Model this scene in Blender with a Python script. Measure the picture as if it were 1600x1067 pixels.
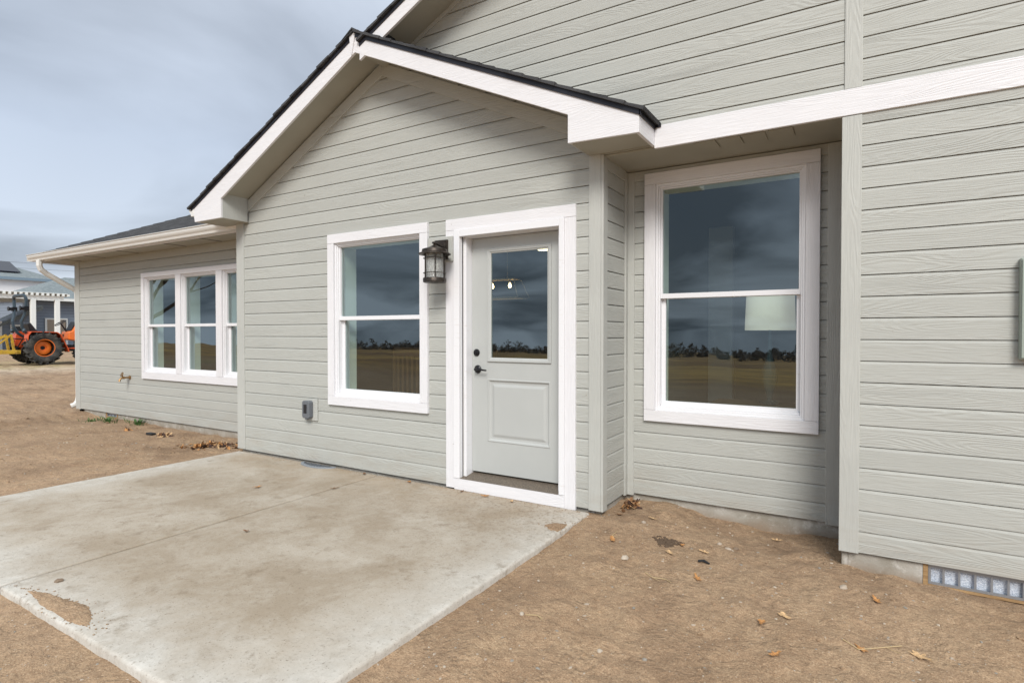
import bpy, bmesh, math, random
from mathutils import Vector, Matrix, noise
R=math.radians
random.seed(7)
scn=bpy.context.scene
for o in list(bpy.data.objects): bpy.data.objects.remove(o)
# ---------------------------------------------------------------- camera
cd=bpy.data.cameras.new("camera"); cam=bpy.data.objects.new("camera",cd); scn.collection.objects.link(cam)
cam.location=(0,-3.8,1.265); cam.rotation_euler=(R(90-0.86),0,R(31.4))
cd.sensor_width=36; cd.lens=895/1600*36; cd.clip_start=.05; cd.clip_end=2000
scn.camera=cam
# ---------------------------------------------------------------- world: overcast sky
W=bpy.data.worlds.new("World"); scn.world=W; W.use_nodes=True
nt=W.node_tree; nt.nodes.clear()
def wn(t,**k):
    n=nt.nodes.new(t)
    for a,b in k.items(): setattr(n,a,b)
    return n
SUN_EL,SUN_AZ=R(38),R(152)          # azimuth clockwise from +Y
sky=wn('ShaderNodeTexSky',sky_type='NISHITA',sun_disc=False,sun_elevation=SUN_EL,sun_rotation=SUN_AZ,dust_density=4,air_density=1)
tc=wn('ShaderNodeTexCoord'); sep=wn('ShaderNodeSeparateXYZ'); nt.links.new(tc.outputs['Generated'],sep.inputs[0])
# project the direction on a cloud ceiling so that the cloud bands flatten towards the horizon
zz=wn('ShaderNodeMath',operation='MAXIMUM'); zz.inputs[1].default_value=.0; nt.links.new(sep.outputs[2],zz.inputs[0])
za=wn('ShaderNodeMath',operation='ADD'); za.inputs[1].default_value=.16; nt.links.new(zz.outputs[0],za.inputs[0])
dv=wn('ShaderNodeVectorMath',operation='DIVIDE'); cz=wn('ShaderNodeCombineXYZ')
for i in range(3): nt.links.new(za.outputs[0],cz.inputs[i])
nt.links.new(tc.outputs['Generated'],dv.inputs[0]); nt.links.new(cz.outputs[0],dv.inputs[1])
n1=wn('ShaderNodeTexNoise'); n1.inputs['Scale'].default_value=.75; n1.inputs['Detail'].default_value=6; n1.inputs['Roughness'].default_value=.5; n1.inputs['Distortion'].default_value=.5
nt.links.new(dv.outputs[0],n1.inputs['Vector'])
r1=wn('ShaderNodeValToRGB'); nt.links.new(n1.outputs[0],r1.inputs[0])
e=r1.color_ramp.elements; e[0].position=.36; e[0].color=(.40,.46,.51,1); e[1].position=.62; e[1].color=(1.75,1.82,1.86,1)
# a darker cloud bank towards the south (-Y), lighter to the north
sy=wn('ShaderNodeMapRange'); sy.inputs[1].default_value=-.5; sy.inputs[2].default_value=.35; sy.inputs[3].default_value=.85; sy.inputs[4].default_value=1.0
nt.links.new(sep.outputs[1],sy.inputs[0])
cf=wn('ShaderNodeMapRange'); cf.inputs[1].default_value=-.35; cf.inputs[2].default_value=.35; cf.inputs[3].default_value=1.; cf.inputs[4].default_value=.36; nt.links.new(sep.outputs[1],cf.inputs[0])
cm=wn('ShaderNodeMix',data_type='RGBA'); nt.links.new(cf.outputs[0],cm.inputs[0]); cm.inputs[6].default_value=(1,1,1,1); nt.links.new(r1.outputs[0],cm.inputs[7])
zr=wn('ShaderNodeValToRGB'); nt.links.new(sep.outputs[2],zr.inputs[0]); ze=zr.color_ramp.elements; ze[0].position=0; ze[0].color=(.45,.49,.55,1); ze[1].position=1; ze[1].color=(.98,1.0,1.0,1)
q=ze.new(.28); q.color=(.35,.392,.465,1); q=ze.new(.50); q.color=(.47,.51,.58,1); q=ze.new(.62); q.color=(.80,.83,.86,1)
zs=wn('ShaderNodeVectorMath',operation='SCALE'); nt.links.new(zr.outputs[0],zs.inputs[0]); zs.inputs['Scale'].default_value=12.
m0=wn('ShaderNodeVectorMath',operation='MULTIPLY'); nt.links.new(zs.outputs[0],m0.inputs[0]); nt.links.new(cm.outputs[2],m0.inputs[1])
mu=wn('ShaderNodeVectorMath',operation='SCALE'); nt.links.new(m0.outputs[0],mu.inputs[0]); nt.links.new(sy.outputs[0],mu.inputs['Scale'])
mx=wn('ShaderNodeMix',data_type='RGBA'); mx.inputs[0].default_value=.88
nt.links.new(sky.outputs[0],mx.inputs[6]); nt.links.new(mu.outputs[0],mx.inputs[7])
bg=wn('ShaderNodeBackground'); bg.inputs[1].default_value=.079; nt.links.new(mx.outputs[2],bg.inputs[0])
wo=wn('ShaderNodeOutputWorld'); nt.links.new(bg.outputs[0],wo.inputs[0])
# ---------------------------------------------------------------- sun behind thin cloud
sl=bpy.data.lights.new("sun",'SUN'); sl.energy=2.0; sl.angle=R(22); sl.color=(1,.97,.92)
so=bpy.data.objects.new("sun",sl); scn.collection.objects.link(so)
sd=Vector((math.sin(SUN_AZ)*math.cos(SUN_EL),math.cos(SUN_AZ)*math.cos(SUN_EL),math.sin(SUN_EL)))
so.rotation_euler=(-sd).to_track_quat('-Z','Y').to_euler(); so.location=(0,-20,20)
vs=scn.view_settings; vs.view_transform='Standard'; vs.look='None'; vs.gamma=1; vs.use_curve_mapping=False; vs.exposure=0.59
scn.render.engine='CYCLES'; scn.cycles.max_bounces=10; scn.cycles.transparent_max_bounces=16

# ================================================================ helpers
C=scn.collection
def mat(name,col,rough=.7,metal=0,spec=.5,em=None,ems=0):
    m=bpy.data.materials.new(name); m.use_nodes=True; b=m.node_tree.nodes['Principled BSDF']
    b.inputs['Base Color'].default_value=(*col,1); b.inputs['Roughness'].default_value=rough; b.inputs['Metallic'].default_value=metal
    b.inputs['Specular IOR Level'].default_value=spec
    if em: b.inputs['Emission Color'].default_value=(*em,1); b.inputs['Emission Strength'].default_value=ems
    return m
class NT:
    "small node-graph writer"
    def __init__(s,m): s.m=m; s.t=m.node_tree; s.b=s.t.nodes['Principled BSDF']; s.co=s.t.nodes.new('ShaderNodeTexCoord')
    def n(s,t,ins={},**k):
        n=s.t.nodes.new(t)
        for a,b in k.items(): setattr(n,a,b)
        for a,b in ins.items(): s.l(b,n.inputs[a])
        return n
    def l(s,v,i):
        if isinstance(v,bpy.types.NodeSocket): s.t.links.new(v,i)
        elif isinstance(v,bpy.types.Node): s.t.links.new(v.outputs[0],i)
        else: i.default_value=v
    def math(s,op,a,b=0,c=0): return s.n('ShaderNodeMath',{0:a,1:b,2:c},operation=op).outputs[0]
    def sep(s,v): return s.n('ShaderNodeSeparateXYZ',{0:v})
    def comb(s,x,y,z): return s.n('ShaderNodeCombineXYZ',{0:x,1:y,2:z}).outputs[0]
    def noise(s,vec,scale,detail=3,rough=.5,dist=0): return s.n('ShaderNodeTexNoise',{'Vector':vec,'Scale':scale,'Detail':detail,'Roughness':rough,'Distortion':dist}).outputs[0]
    def mul(s,vec,sc): return s.n('ShaderNodeMapping',{'Vector':vec,'Scale':sc}).outputs[0]
    def ramp(s,f,stops):
        r=s.n('ShaderNodeValToRGB',{0:f}); e=r.color_ramp.elements
        while len(e)<len(stops): e.new(.5)
        for q,(p,c) in zip(e,stops): q.position=p; q.color=(*c,1) if len(c)==3 else c
        return r.outputs[0]
    def rng(s,f,a,b,c=0.,d=1.): return s.n('ShaderNodeMapRange',{0:f,1:a,2:b,3:c,4:d}).outputs[0]
    def mix(s,f,a,b,blend='MIX'):
        n=s.n('ShaderNodeMix',data_type='RGBA',blend_type=blend); s.l(f,n.inputs[0]); s.l(a,n.inputs[6]); s.l(b,n.inputs[7]); return n.outputs[2]
    def bump(s,h,strength,dist,normal=None):
        n=s.n('ShaderNodeBump',{'Height':h,'Strength':strength,'Distance':dist})
        if normal: s.l(normal,n.inputs['Normal'])
        return n.outputs[0]
    def set(s,k,v): s.l(v,s.b.inputs[k])
EXPO=.121; ZB=.02
def wood(name,col,axis='h',rough=.55,depth=.0028,var=.06,brd=True,dirt=.0):
    "painted fibre-cement board embossed with cedar grain"
    m=mat(name,col,rough,spec=.35); g=NT(m); sp=g.sep(g.co.outputs['Object'])
    gx=g.math('ADD',sp.outputs[0],g.math('MULTIPLY',sp.outputs[1],1.0)); gz=sp.outputs[2]
    u,v=(gx,gz) if axis=='h' else (gz,gx)
    if axis=='h' and brd:
        k=g.math('FLOOR',g.math('DIVIDE',g.math('SUBTRACT',gz,ZB),EXPO))
        wnn=g.n('ShaderNodeTexWhiteNoise',{'W':k},noise_dimensions='1D'); rnd=wnn.outputs['Value']
    else: rnd=.37; k=0
    off=g.math('MULTIPLY',rnd,37.)
    # contour lines of a stretched noise = cathedral grain
    n=g.noise(g.comb(g.math('ADD',g.math('MULTIPLY',u,1.05),off),g.math('MULTIPLY',v,9.),off),1.,1.5,.45)
    ring=g.math('ABSOLUTE',g.math('SUBTRACT',g.math('FRACT',g.math('MULTIPLY',n,24.)),.5))
    fine=g.noise(g.comb(g.math('ADD',g.math('MULTIPLY',u,7.),off),g.math('MULTIPLY',v,230.),off),1.,2,.6)
    msk=g.rng(g.noise(g.comb(g.math('ADD',g.math('MULTIPLY',u,1.3),off),g.math('MULTIPLY',v,6.),off+0 if not isinstance(off,bpy.types.NodeSocket) else off),1.,1),.38,.62)
    h=g.math('ADD',g.math('MULTIPLY',g.math('MULTIPLY',ring,1.1),g.math('ADD',msk,.25)),g.math('MULTIPLY',fine,.8))
    g.set('Normal',g.bump(h,.8,depth))
    big=g.noise(g.co.outputs['Object'],1.3,4,.6)
    c=g.mix(g.rng(big,.3,.7),tuple(x*(1-var) for x in col)+(1,),tuple(min(1,x*(1+var)) for x in col)+(1,))
    if axis=='h' and brd: c=g.mix(.5,c,g.mix(rnd,tuple(x*(1-var) for x in col)+(1,),tuple(min(1,x*(1+var)) for x in col)+(1,)))
    # groove shade of the embossing, darkened into the colour
    c=g.mix(g.math('MULTIPLY',g.rng(fine,.62,.36),.16),c,tuple(x*.6 for x in col)+(1,))
    if dirt:
        low=g.math('MULTIPLY',g.rng(gz,.34,-.02),g.rng(g.noise(g.mul(g.co.outputs['Object'],(2,2,9)),1.5,5,.65),.42,.75))
        c=g.mix(g.math('MULTIPLY',low,dirt),c,(.30,.21,.13,1))
    sk=g.noise(g.co.outputs['Object'],24,2,.5)       # rare scuffs
    c=g.mix(g.math('MULTIPLY',g.rng(sk,.76,.80),.5),c,(.25,.2,.15,1))
    g.set('Base Color',c)
    return m
LOCAL=set()
class MB:
    "collects shapes in world coordinates; build() links them as ONE mesh object"
    def __init__(s): s.v=[]; s.f=[]
    def add(s,vs,fs):
        o=len(s.v); s.v+= [Vector(p) for p in vs]; s.f+=[tuple(i+o for i in f) for f in fs]; return s
    def box(s,a,b,M=None):
        x0,x1=sorted((a[0],b[0])); y0,y1=sorted((a[1],b[1])); z0,z1=sorted((a[2],b[2]))
        p=[Vector(q) for q in ((x0,y0,z0),(x1,y0,z0),(x1,y1,z0),(x0,y1,z0),(x0,y0,z1),(x1,y0,z1),(x1,y1,z1),(x0,y1,z1))]
        if M: p=[M@q for q in p]
        return s.add(p,[(0,3,2,1),(4,5,6,7),(0,1,5,4),(1,2,6,5),(2,3,7,6),(3,0,4,7)])
    def prism(s,poly,d):
        "closed polygon (list of points, any plane) extruded by vector d"
        n=len(poly); P=[Vector(p) for p in poly]; d=Vector(d)
        nr=Vector((0,0,0))
        for i in range(n): nr+=P[i].cross(P[(i+1)%n])
        if nr.dot(d)>0: P=P[::-1]
        return s.add(P+[p+d for p in P],[tuple(range(n)),tuple(range(2*n-1,n-1,-1))]+[(i,i+n,(i+1)%n+n,(i+1)%n) for i in range(n)])
    def tube(s,pts,r,n=8,cap=True,sq=None):
        pts=[Vector(p) for p in pts]; rs=r if isinstance(r,(list,tuple)) else [r]*len(pts)
        o=len(s.v); up=Vector((0,0,1)); prev=None
        for i,p in enumerate(pts):
            t=(pts[min(i+1,len(pts)-1)]-pts[max(i-1,0)]).normalized()
            if prev is None:
                a=t.cross(up if abs(t.z)<.95 else Vector((1,0,0))).normalized()
            else:
                a=(prev-t*prev.dot(t)); a=a.normalized() if a.length>1e-6 else t.orthogonal().normalized()
            b=t.cross(a); prev=a
            for k in range(n):
                w=2*math.pi*(k+.5)/n
                ca,sb=math.cos(w),math.sin(w)
                if sq: q=max(abs(ca),abs(sb)); ca,sb=ca/q*sq[0],sb/q*sq[1]
                s.v.append(p+(a*ca+b*sb)*rs[i])
        for i in range(len(pts)-1):
            for k in range(n):
                k2=(k+1)%n; s.f.append((o+i*n+k,o+(i+1)*n+k,o+(i+1)*n+k2,o+i*n+k2))
        if cap:
            s.f.append(tuple(o+k for k in range(n))); s.f.append(tuple(o+(len(pts)-1)*n+k for k in reversed(range(n))))
        return s
    def lathe(s,prof,n=24,M=None,close=False):
        "prof: list of (r,z) round the z axis"
        o=len(s.v); M=M or Matrix()
        for r,z in prof:
            for k in range(n):
                w=2*math.pi*k/n; s.v.append(M@Vector((r*math.cos(w),r*math.sin(w),z)))
        m=len(prof)
        for i in range(m-1 if not close else m):
            j=(i+1)%m
            for k in range(n):
                k2=(k+1)%n; s.f.append((o+i*n+k,o+i*n+k2,o+j*n+k2,o+j*n+k))
        return s
    def build(s,name,m,parent=None,smooth=False,bev=0,keep=False,**tags):
        me=bpy.data.meshes.new(name); off=Vector((0,0,0)); q=parent; top=parent
        while q: off+=Vector(q.location); top=q; q=q.parent
        if top and top.name in LOCAL: off=Vector((0,0,0))
        if not parent and tags.get('base'): off=Vector(tags['base'])
        me.from_pydata([v-off for v in s.v],[],s.f); me.validate()
        if not keep:
            bm=bmesh.new(); bm.from_mesh(me); bmesh.ops.recalc_face_normals(bm,faces=bm.faces); bm.to_mesh(me); bm.free()
        if smooth:
            for p in me.polygons: p.use_smooth=True
            try: me.set_sharp_from_angle(angle=R(38))
            except Exception: pass
        me.materials.append(m)
        o=bpy.data.objects.new(name,me); C.objects.link(o)
        if parent: o.parent=parent
        elif tags.get('base'): o.location=off
        if bev:
            b=o.modifiers.new('bevel','BEVEL'); b.width=bev; b.segments=2; b.limit_method='ANGLE'; b.angle_limit=R(50)
        tag(o,**{k:v for k,v in tags.items() if k!='base'})
        return o
def tag(o,label=None,cat=None,group=None,kind=None):
    if label: o['label']=label
    if cat: o['category']=cat
    if group: o['group']=group
    if kind: o['kind']=kind
    return o
def empty(name,loc,label,cat,group=None):
    o=bpy.data.objects.new(name,None); C.objects.link(o); o.location=loc; o.empty_display_size=.2
    return tag(o,label,cat,group)

# ================================================================ materials
SIDC=(.434,.438,.405)
M_sid=wood('painted_siding',SIDC,dirt=.35)
M_tv=wood('painted_corner_board',(.463,.467,.435),axis='v',brd=False,dirt=.25,depth=.0018)
M_th=wood('painted_trim_board',(.463,.467,.435),brd=False)
M_wh=wood('white_trim_board',(.74,.73,.745),brd=False,depth=.0018,var=.02)
M_wv=wood('white_trim_upright',(.74,.73,.745),axis='v',brd=False,depth=.0015,var=.02,dirt=.12)
M_sof=mat('shaded_soffit',(.36,.345,.29),.75)  # siding paint, darkened and browned in colour for eave shade and dirt bounce
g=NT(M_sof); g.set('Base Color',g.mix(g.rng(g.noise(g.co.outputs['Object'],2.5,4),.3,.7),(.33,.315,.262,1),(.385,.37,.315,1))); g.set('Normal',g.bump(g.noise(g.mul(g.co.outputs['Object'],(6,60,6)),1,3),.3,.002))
M_vin=mat('white_vinyl',(.76,.755,.77),.32,spec=.5)
g=NT(M_vin); g.set('Base Color',g.mix(g.math('MULTIPLY',g.rng(g.noise(g.mul(g.co.outputs['Object'],(4,4,30)),2,4,.7),.6,.75),.35),(.76,.755,.77,1),(.5,.42,.33,1)))
M_dr=mat('painted_door',(.47,.485,.475),.38); g=NT(M_dr)
g.set('Base Color',g.mix(g.rng(g.noise(g.co.outputs['Object'],3,4),.3,.7),(.42,.43,.415,1),(.45,.46,.445,1))); g.set('Normal',g.bump(g.noise(g.co.outputs['Object'],140,2),.12,.0006))
M_dry=mat('painted_drywall',(.80,.79,.74),.9)
M_jmb=mat('white_window_jamb',(.85,.84,.80),.7)
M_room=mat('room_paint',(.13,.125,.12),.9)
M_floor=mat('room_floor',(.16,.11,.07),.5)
def glassmat(name,tint=(.66,.76,.72)):
    m=bpy.data.materials.new(name); m.use_nodes=True; t=m.node_tree; t.nodes.clear()
    fr=t.nodes.new('ShaderNodeFresnel'); fr.inputs[0].default_value=2.25
    mm=t.nodes.new('ShaderNodeMath'); mm.operation='MULTIPLY_ADD'; mm.inputs[1].default_value=1.0; mm.inputs[2].default_value=.02; mm.use_clamp=True
    tr=t.nodes.new('ShaderNodeBsdfTransparent'); tr.inputs[0].default_value=(*tint,1)
    gl=t.nodes.new('ShaderNodeBsdfGlossy'); gl.inputs['Roughness'].default_value=.0; gl.inputs[0].default_value=(.84,.96,1,1)
    tcx=t.nodes.new('ShaderNodeTexCoord'); no=t.nodes.new('ShaderNodeTexNoise'); no.inputs['Scale'].default_value=1.6; no.inputs['Detail'].default_value=1
    bp=t.nodes.new('ShaderNodeBump'); bp.inputs['Strength'].default_value=.25; bp.inputs['Distance'].default_value=.006
    t.links.new(tcx.outputs['Object'],no.inputs['Vector']); t.links.new(no.outputs[0],bp.inputs['Height']); t.links.new(bp.outputs[0],gl.inputs['Normal'])
    mx=t.nodes.new('ShaderNodeMixShader'); out=t.nodes.new('ShaderNodeOutputMaterial')
    t.links.new(fr.outputs[0],mm.inputs[0]); ge=t.nodes.new('ShaderNodeNewGeometry'); bk_=t.nodes.new('ShaderNodeMix'); bk_.inputs[3].default_value=.13      # from indoors the pane reflects as little as from outdoors
    t.links.new(ge.outputs['Backfacing'],bk_.inputs[0]); t.links.new(mm.outputs[0],bk_.inputs[2]); t.links.new(bk_.outputs[0],mx.inputs[0]); t.links.new(tr.outputs[0],mx.inputs[1]); t.links.new(gl.outputs[0],mx.inputs[2]); t.links.new(mx.outputs[0],out.inputs[0])
    return m
M_gl=glassmat('window_glass')
M_brz=mat('oiled_bronze',(.035,.028,.024),.42,.6)
g=NT(M_brz); g.set('Base Color',g.mix(g.rng(g.noise(g.co.outputs['Object'],60,4,.6),.4,.7),(.03,.024,.02,1),(.075,.058,.045,1)))
M_blk=mat('black_metal',(.012,.012,.014),.35,.4)
M_blkp=mat('black_plastic',(.015,.015,.017),.5)
M_shg=mat('asphalt_shingle',(.035,.036,.038),.95); g=NT(M_shg)
vo=g.n('ShaderNodeTexVoronoi',{'Vector':g.co.outputs['Object'],'Scale':330.})
tabs=g.noise(g.mul(g.co.outputs['Object'],(5,5,9)),1,1)
g.set('Base Color',g.mix(.5,g.ramp(vo.outputs['Color'],[(0,(.012,.013,.014)),(1,(.10,.10,.105))]),g.ramp(tabs,[(.4,(.02,.021,.024)),(.6,(.065,.066,.07))])))
g.set('Normal',g.bump(vo.outputs[0],.6,.003))
M_drip=mat('dark_drip_edge',(.02,.02,.026),.4,.3)
M_con=mat('patio_concrete',(.45,.43,.38),.85)
M_fnd=mat('foundation_concrete',(.33,.30,.26),.9)
M_dirt=mat('dirt',(.25,.17,.11),.98)

# ---- concrete
g=NT(M_con); P=g.co.outputs['Object']; sp=g.sep(P)
dx=g.math('MINIMUM',g.math('SUBTRACT',sp.outputs[0],-5.80),g.math('SUBTRACT',-1.62,sp.outputs[0]))
dy=g.math('SUBTRACT',sp.outputs[1],-2.70)
ed=g.math('MINIMUM',dx,dy)                       # distance from the free edges, where the slab dries clean
nA=g.noise(P,1.1,6,.62,.4); nB=g.noise(P,4.2,6,.7,.3); nC=g.noise(P,60,3,.6); nD=g.noise(P,11,5,.7)
nE=g.noise(P,2.3,8,.72,.6); nF=g.noise(P,17,6,.75)
stain=g.math('MULTIPLY',g.rng(g.math('ADD',ed,g.math('MULTIPLY',nB,.9)),.42,1.0),g.rng(g.math('ADD',g.math('MULTIPLY',nA,.35),g.math('ADD',g.math('MULTIPLY',nE,.4),g.math('MULTIPLY',nF,.25))),.40,.56))
base=g.mix(g.rng(nF,.35,.65),(.47,.44,.39,1),(.59,.56,.51,1))
base=g.mix(g.math('MULTIPLY',g.rng(g.math('ADD',ed,g.math('MULTIPLY',nB,.8)),.35,.9),.55),base,(.42,.35,.265,1))
base=g.mix(g.math('MULTIPLY',stain,.72),base,(.27,.205,.135,1))
blot=g.math('MULTIPLY',g.rng(nD,.54,.66),g.rng(g.noise(P,1.9,3,.6),.40,.58))
base=g.mix(g.math('MULTIPLY',blot,.5),base,(.19,.14,.09,1))
base=g.mix(g.math('MULTIPLY',g.rng(nC,.58,.70),.35),base,(.17,.125,.085,1))
base=g.mix(g.math('MULTIPLY',g.rng(g.noise(P,120,2,.6),.66,.72),.6),base,(.12,.09,.06,1))
# sandy dirt washed towards the house
hs=g.math('MULTIPLY',g.rng(sp.outputs[1],-.75,-.05),g.rng(g.noise(P,3.2,6,.75),.38,.62))
base=g.mix(g.math('MULTIPLY',hs,.6),base,(.36,.27,.18,1))
ho=g.math('MULTIPLY',g.rng(sp.outputs[0],-3.9,-2.2),g.math('MULTIPLY',g.rng(sp.outputs[1],-1.2,-.2),g.rng(g.noise(P,38,4,.75),.52,.62)))
base=g.mix(g.math('MULTIPLY',ho,.55),base,(.15,.10,.06,1))
# broom lines
br=g.noise(g.mul(P,(220,3,1)),1,2,.6)
g.set('Base Color',g.mix(g.math('MULTIPLY',g.rng(br,.55,.7),.12),base,(.2,.18,.15,1)))
g.set('Normal',g.bump(g.math('ADD',g.math('MULTIPLY',br,.5),g.math('ADD',nC,g.math('MULTIPLY',nD,1.5))),.5,.003))
g.set('Roughness',g.rng(nB,.3,.7,.7,.95))
# ---- foundation
g=NT(M_fnd); P=g.co.outputs['Object']; sp=g.sep(P)
a=g.noise(P,5,6,.7,.5); c=g.mix(g.rng(a,.35,.65),(.27,.245,.20,1),(.40,.375,.33,1))
c=g.mix(g.math('MULTIPLY',g.rng(g.noise(P,9,5,.7),.55,.66),.8),c,(.55,.53,.49,1))
c=g.mix(g.math('MULTIPLY',g.rng(g.math('ADD',sp.outputs[2],g.math('MULTIPLY',g.noise(P,7,4),.12)),.03,-.05),.7),c,(.24,.165,.105,1))
g.set('Base Color',c); g.set('Normal',g.bump(g.math('ADD',a,g.noise(P,90,3)),.6,.004))
# ---- dirt
g=NT(M_dirt); P=g.co.outputs['Object']; sp=g.sep(P)
a=g.noise(P,.8,5,.6,.3); b=g.noise(P,5,6,.68); d=g.noise(P,26,5,.75); f=g.noise(P,140,3,.7)
c=g.mix(g.rng(a,.35,.65),(.32,.202,.115,1),(.42,.28,.172,1))
c=g.mix(g.math('MULTIPLY',g.rng(b,.42,.70),.6),c,(.46,.325,.20,1))
c=g.mix(g.math('MULTIPLY',g.rng(d,.58,.40),.5),c,(.175,.108,.06,1))
c=g.mix(g.math('MULTIPLY',g.rng(f,.55,.70),.75),c,(.62,.47,.32,1))
c=g.mix(g.math('MULTIPLY',g.rng(f,.45,.32),.7),c,(.13,.08,.045,1))
f2=g.noise(P,430,2,.6)
c=g.mix(g.math('MULTIPLY',g.rng(f2,.58,.70),.5),c,(.56,.44,.31,1))
c=g.mix(g.math('MULTIPLY',g.rng(f2,.42,.30),.5),c,(.13,.08,.045,1))
vo=g.n('ShaderNodeTexVoronoi',{'Vector':P,'Scale':55.,'Randomness':1.})
vs_=g.sep(vo.outputs['Color'])
grit=g.math('MULTIPLY',g.math('LESS_THAN',vo.outputs[0],g.math('MULTIPLY',vs_.outputs[2],.22)),g.math('GREATER_THAN',vs_.outputs[0],.82))
c=g.mix(g.math('MULTIPLY',grit,.7),c,g.ramp(vs_.outputs[1],[(0,(.20,.14,.10)),(.5,(.46,.38,.31)),(1,(.58,.52,.46))]))
# pale packed lane then thin dry grass far left; a dry-grass field to the south
lane=g.math('MULTIPLY',g.rng(g.math('ADD',sp.outputs[0],g.math('MULTIPLY',b,3.)),-16.5,-18.5),g.rng(sp.outputs[0],-23.,-21.))
lane=g.math('MULTIPLY',lane,g.rng(sp.outputs[1],-6.,-4.))
c=g.mix(g.math('MULTIPLY',lane,.75),c,(.52,.42,.31,1))
gn=g.noise(P,1.6,6,.7)
gm=g.math('MULTIPLY',g.rng(g.math('ADD',sp.outputs[0],g.math('MULTIPLY',b,2.)),-19.6,-20.4),g.rng(gn,.40,.55))
c=g.mix(g.math('MULTIPLY',g.math('MULTIPLY',gm,g.rng(sp.outputs[0],-30,-24)),.7),c,(.32,.27,.12,1))
fs=g.rng(g.math('ADD',sp.outputs[1],g.math('MULTIPLY',a,4.)),-8.,-13.)
fg=g.mix(g.rng(g.noise(g.mul(P,(.10,.35,1)),1,5,.6),.42,.60),(.24,.13,.06,1),(.52,.32,.10,1))
fg=g.mix(g.math('MULTIPLY',g.rng(g.noise(g.mul(P,(.6,1.6,1)),1,5,.7),.45,.65),.6),fg,(.13,.085,.045,1))
c=g.mix(fs,c,fg)
trk=g.noise(g.mul(P,(1.1,4.2,1)),1.6,5,.7,.6)
c=g.mix(g.math('MULTIPLY',g.math('MULTIPLY',g.rng(trk,.50,.64),g.rng(sp.outputs[0],-8.5,-11.)),.55),c,(.15,.095,.055,1))
dmp=g.math('MULTIPLY',g.rng(g.noise(P,1.7,5,.65,.4),.50,.66),g.rng(sp.outputs[1],-3.,.2,.25,1.))
c=g.mix(g.math('MULTIPLY',dmp,.6),c,(.165,.10,.057,1))
g.set('Base Color',c)
rr=g.noise(P,8,5,.7,.8); cl=g.n('ShaderNodeTexVoronoi',{'Vector':P,'Scale':34.,'Randomness':1.})
clod=g.math('MULTIPLY',g.rng(cl.outputs[0],.5,.1),g.rng(g.noise(P,3.4,3),.5,.62))
hh=g.math('ADD',g.math('ADD',g.math('MULTIPLY',rr,2.6),g.math('MULTIPLY',clod,.5)),g.math('MULTIPLY',d,1.2))
hh=g.math('ADD',hh,g.math('MULTIPLY',d,0.),g.math('ADD',g.math('MULTIPLY',f,.35),g.math('MULTIPLY',grit,.3)))
g.set('Normal',g.bump(hh,.75,.014))

# ================================================================ ground
CP=[(-1.7,-.15,-.035),(-1.6,.45,-.04),(-1.2,.5,-.02),(-.8,.5,-.09),(-.5,.5,-.115),(-.1,.5,-.085),(-.06,0,-.085),(.3,0,-.095),(.7,0,-.115),(1.5,0,-.13),
    (-1.6,-.6,-.055),(-1.6,-1.3,-.06),(-1.6,-2.0,-.055),(-1.6,-2.7,-.055),(-.8,-.6,-.085),(-.5,-1.5,-.10),(.5,-1,-.12),(-1.0,-2.3,-.09),(1.5,-2,-.13),(0,-3,-.12),
    (-2.4,-2.85,-.062),(-3.2,-2.85,-.058),(-4.2,-2.85,-.055),(-5.2,-2.9,-.05),(-5.95,-2.4,-.042),(-5.95,-1.4,-.03),(-5.95,-.6,-.03),(-6.0,.0,-.04),
    (-6.7,.5,-.075),(-7.5,.5,-.085),(-8.5,.5,-.075),(-9.5,.5,-.07),(-10.3,.5,-.065),(-11,.5,-.04),(-8,-1.5,-.02),(-9.5,-.4,-.02),(-10.6,-.4,.01),(-8,-4,-.02),(-11.5,-.5,.03),(-14,1,.1),(-4,-5,-.12),(0,-6,-.16),(-12,-5,.02)]
def step(a,b,x):
    t=max(0,min(1,(x-a)/(b-a))); return t*t*(3-2*t)
def hgt(x,y):
    if -16<x<4 and -8<y<2:
        s=w=0
        for px,py,pz in CP:
            q=1/((x-px)**2+(y-py)**2+.01)**1.6; s+=q*pz; w+=q
        near=s/w
    else: near=0
    far=-.1+.30*step(-9,-20,x)
    k=step(-10.5,-15,x)+step(1.5,4,x)+step(-5,-8,y)+step(1.0,2,y); k=min(1,k)
    z=near*(1-k)+far*k
    z-=5.2*step(-14,-150,y)+.25*step(-5,-12,y)+16*step(-175,-400,y)
    r=math.hypot(x,y+3)
    am=.015+.03*step(-9,-13,x)
    inp=-6.0<x<-1.45 and -2.85<y<.3
    if not inp or True:
        z+=(noise.noise(Vector((x*1.1,y*1.1,1)))*.8+noise.noise(Vector((x*3.1,y*3.1,5)))*.5)*am*(1 if not inp else .35)
        if r<16: z+=noise.noise(Vector((x*9,y*9,9)))*.015*(.4 if inp else 1)+noise.noise(Vector((x*24,y*24,3)))*.004
        if r<16: z+=abs(noise.noise(Vector((x*4.5,y*4.5,31))))*.014*(.2 if inp else 1)
        if x<-8: z+=(noise.noise(Vector((x*1.0,y*4.5,2)))*.03+noise.noise(Vector((x*2.6,y*7,12)))*.03)*step(-9,-12,x)+noise.noise(Vector((x*.8,y*1.4,22)))*.06*step(-17,-20,x)   # tracked, raked yard
    # small eroded ledge running out from the wing corner
    if -16<x<-9.4 and -5<y<.6:
        ly=(x+10.85)*-1.9+.37
        d=(ly-y)
        z-=.028*step(-.05,.02,d)*step(-9.9,-10.2,x)*0+0
    if -15<x<-9.6:
        lx=-10.8+(.37-y)*.52+noise.noise(Vector((y*2,0,7)))*.12
        if -6<y<.55: z-=.035*step(-.03,.03,x-lx)*step(-9.7,-10,x)
    return z
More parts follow.
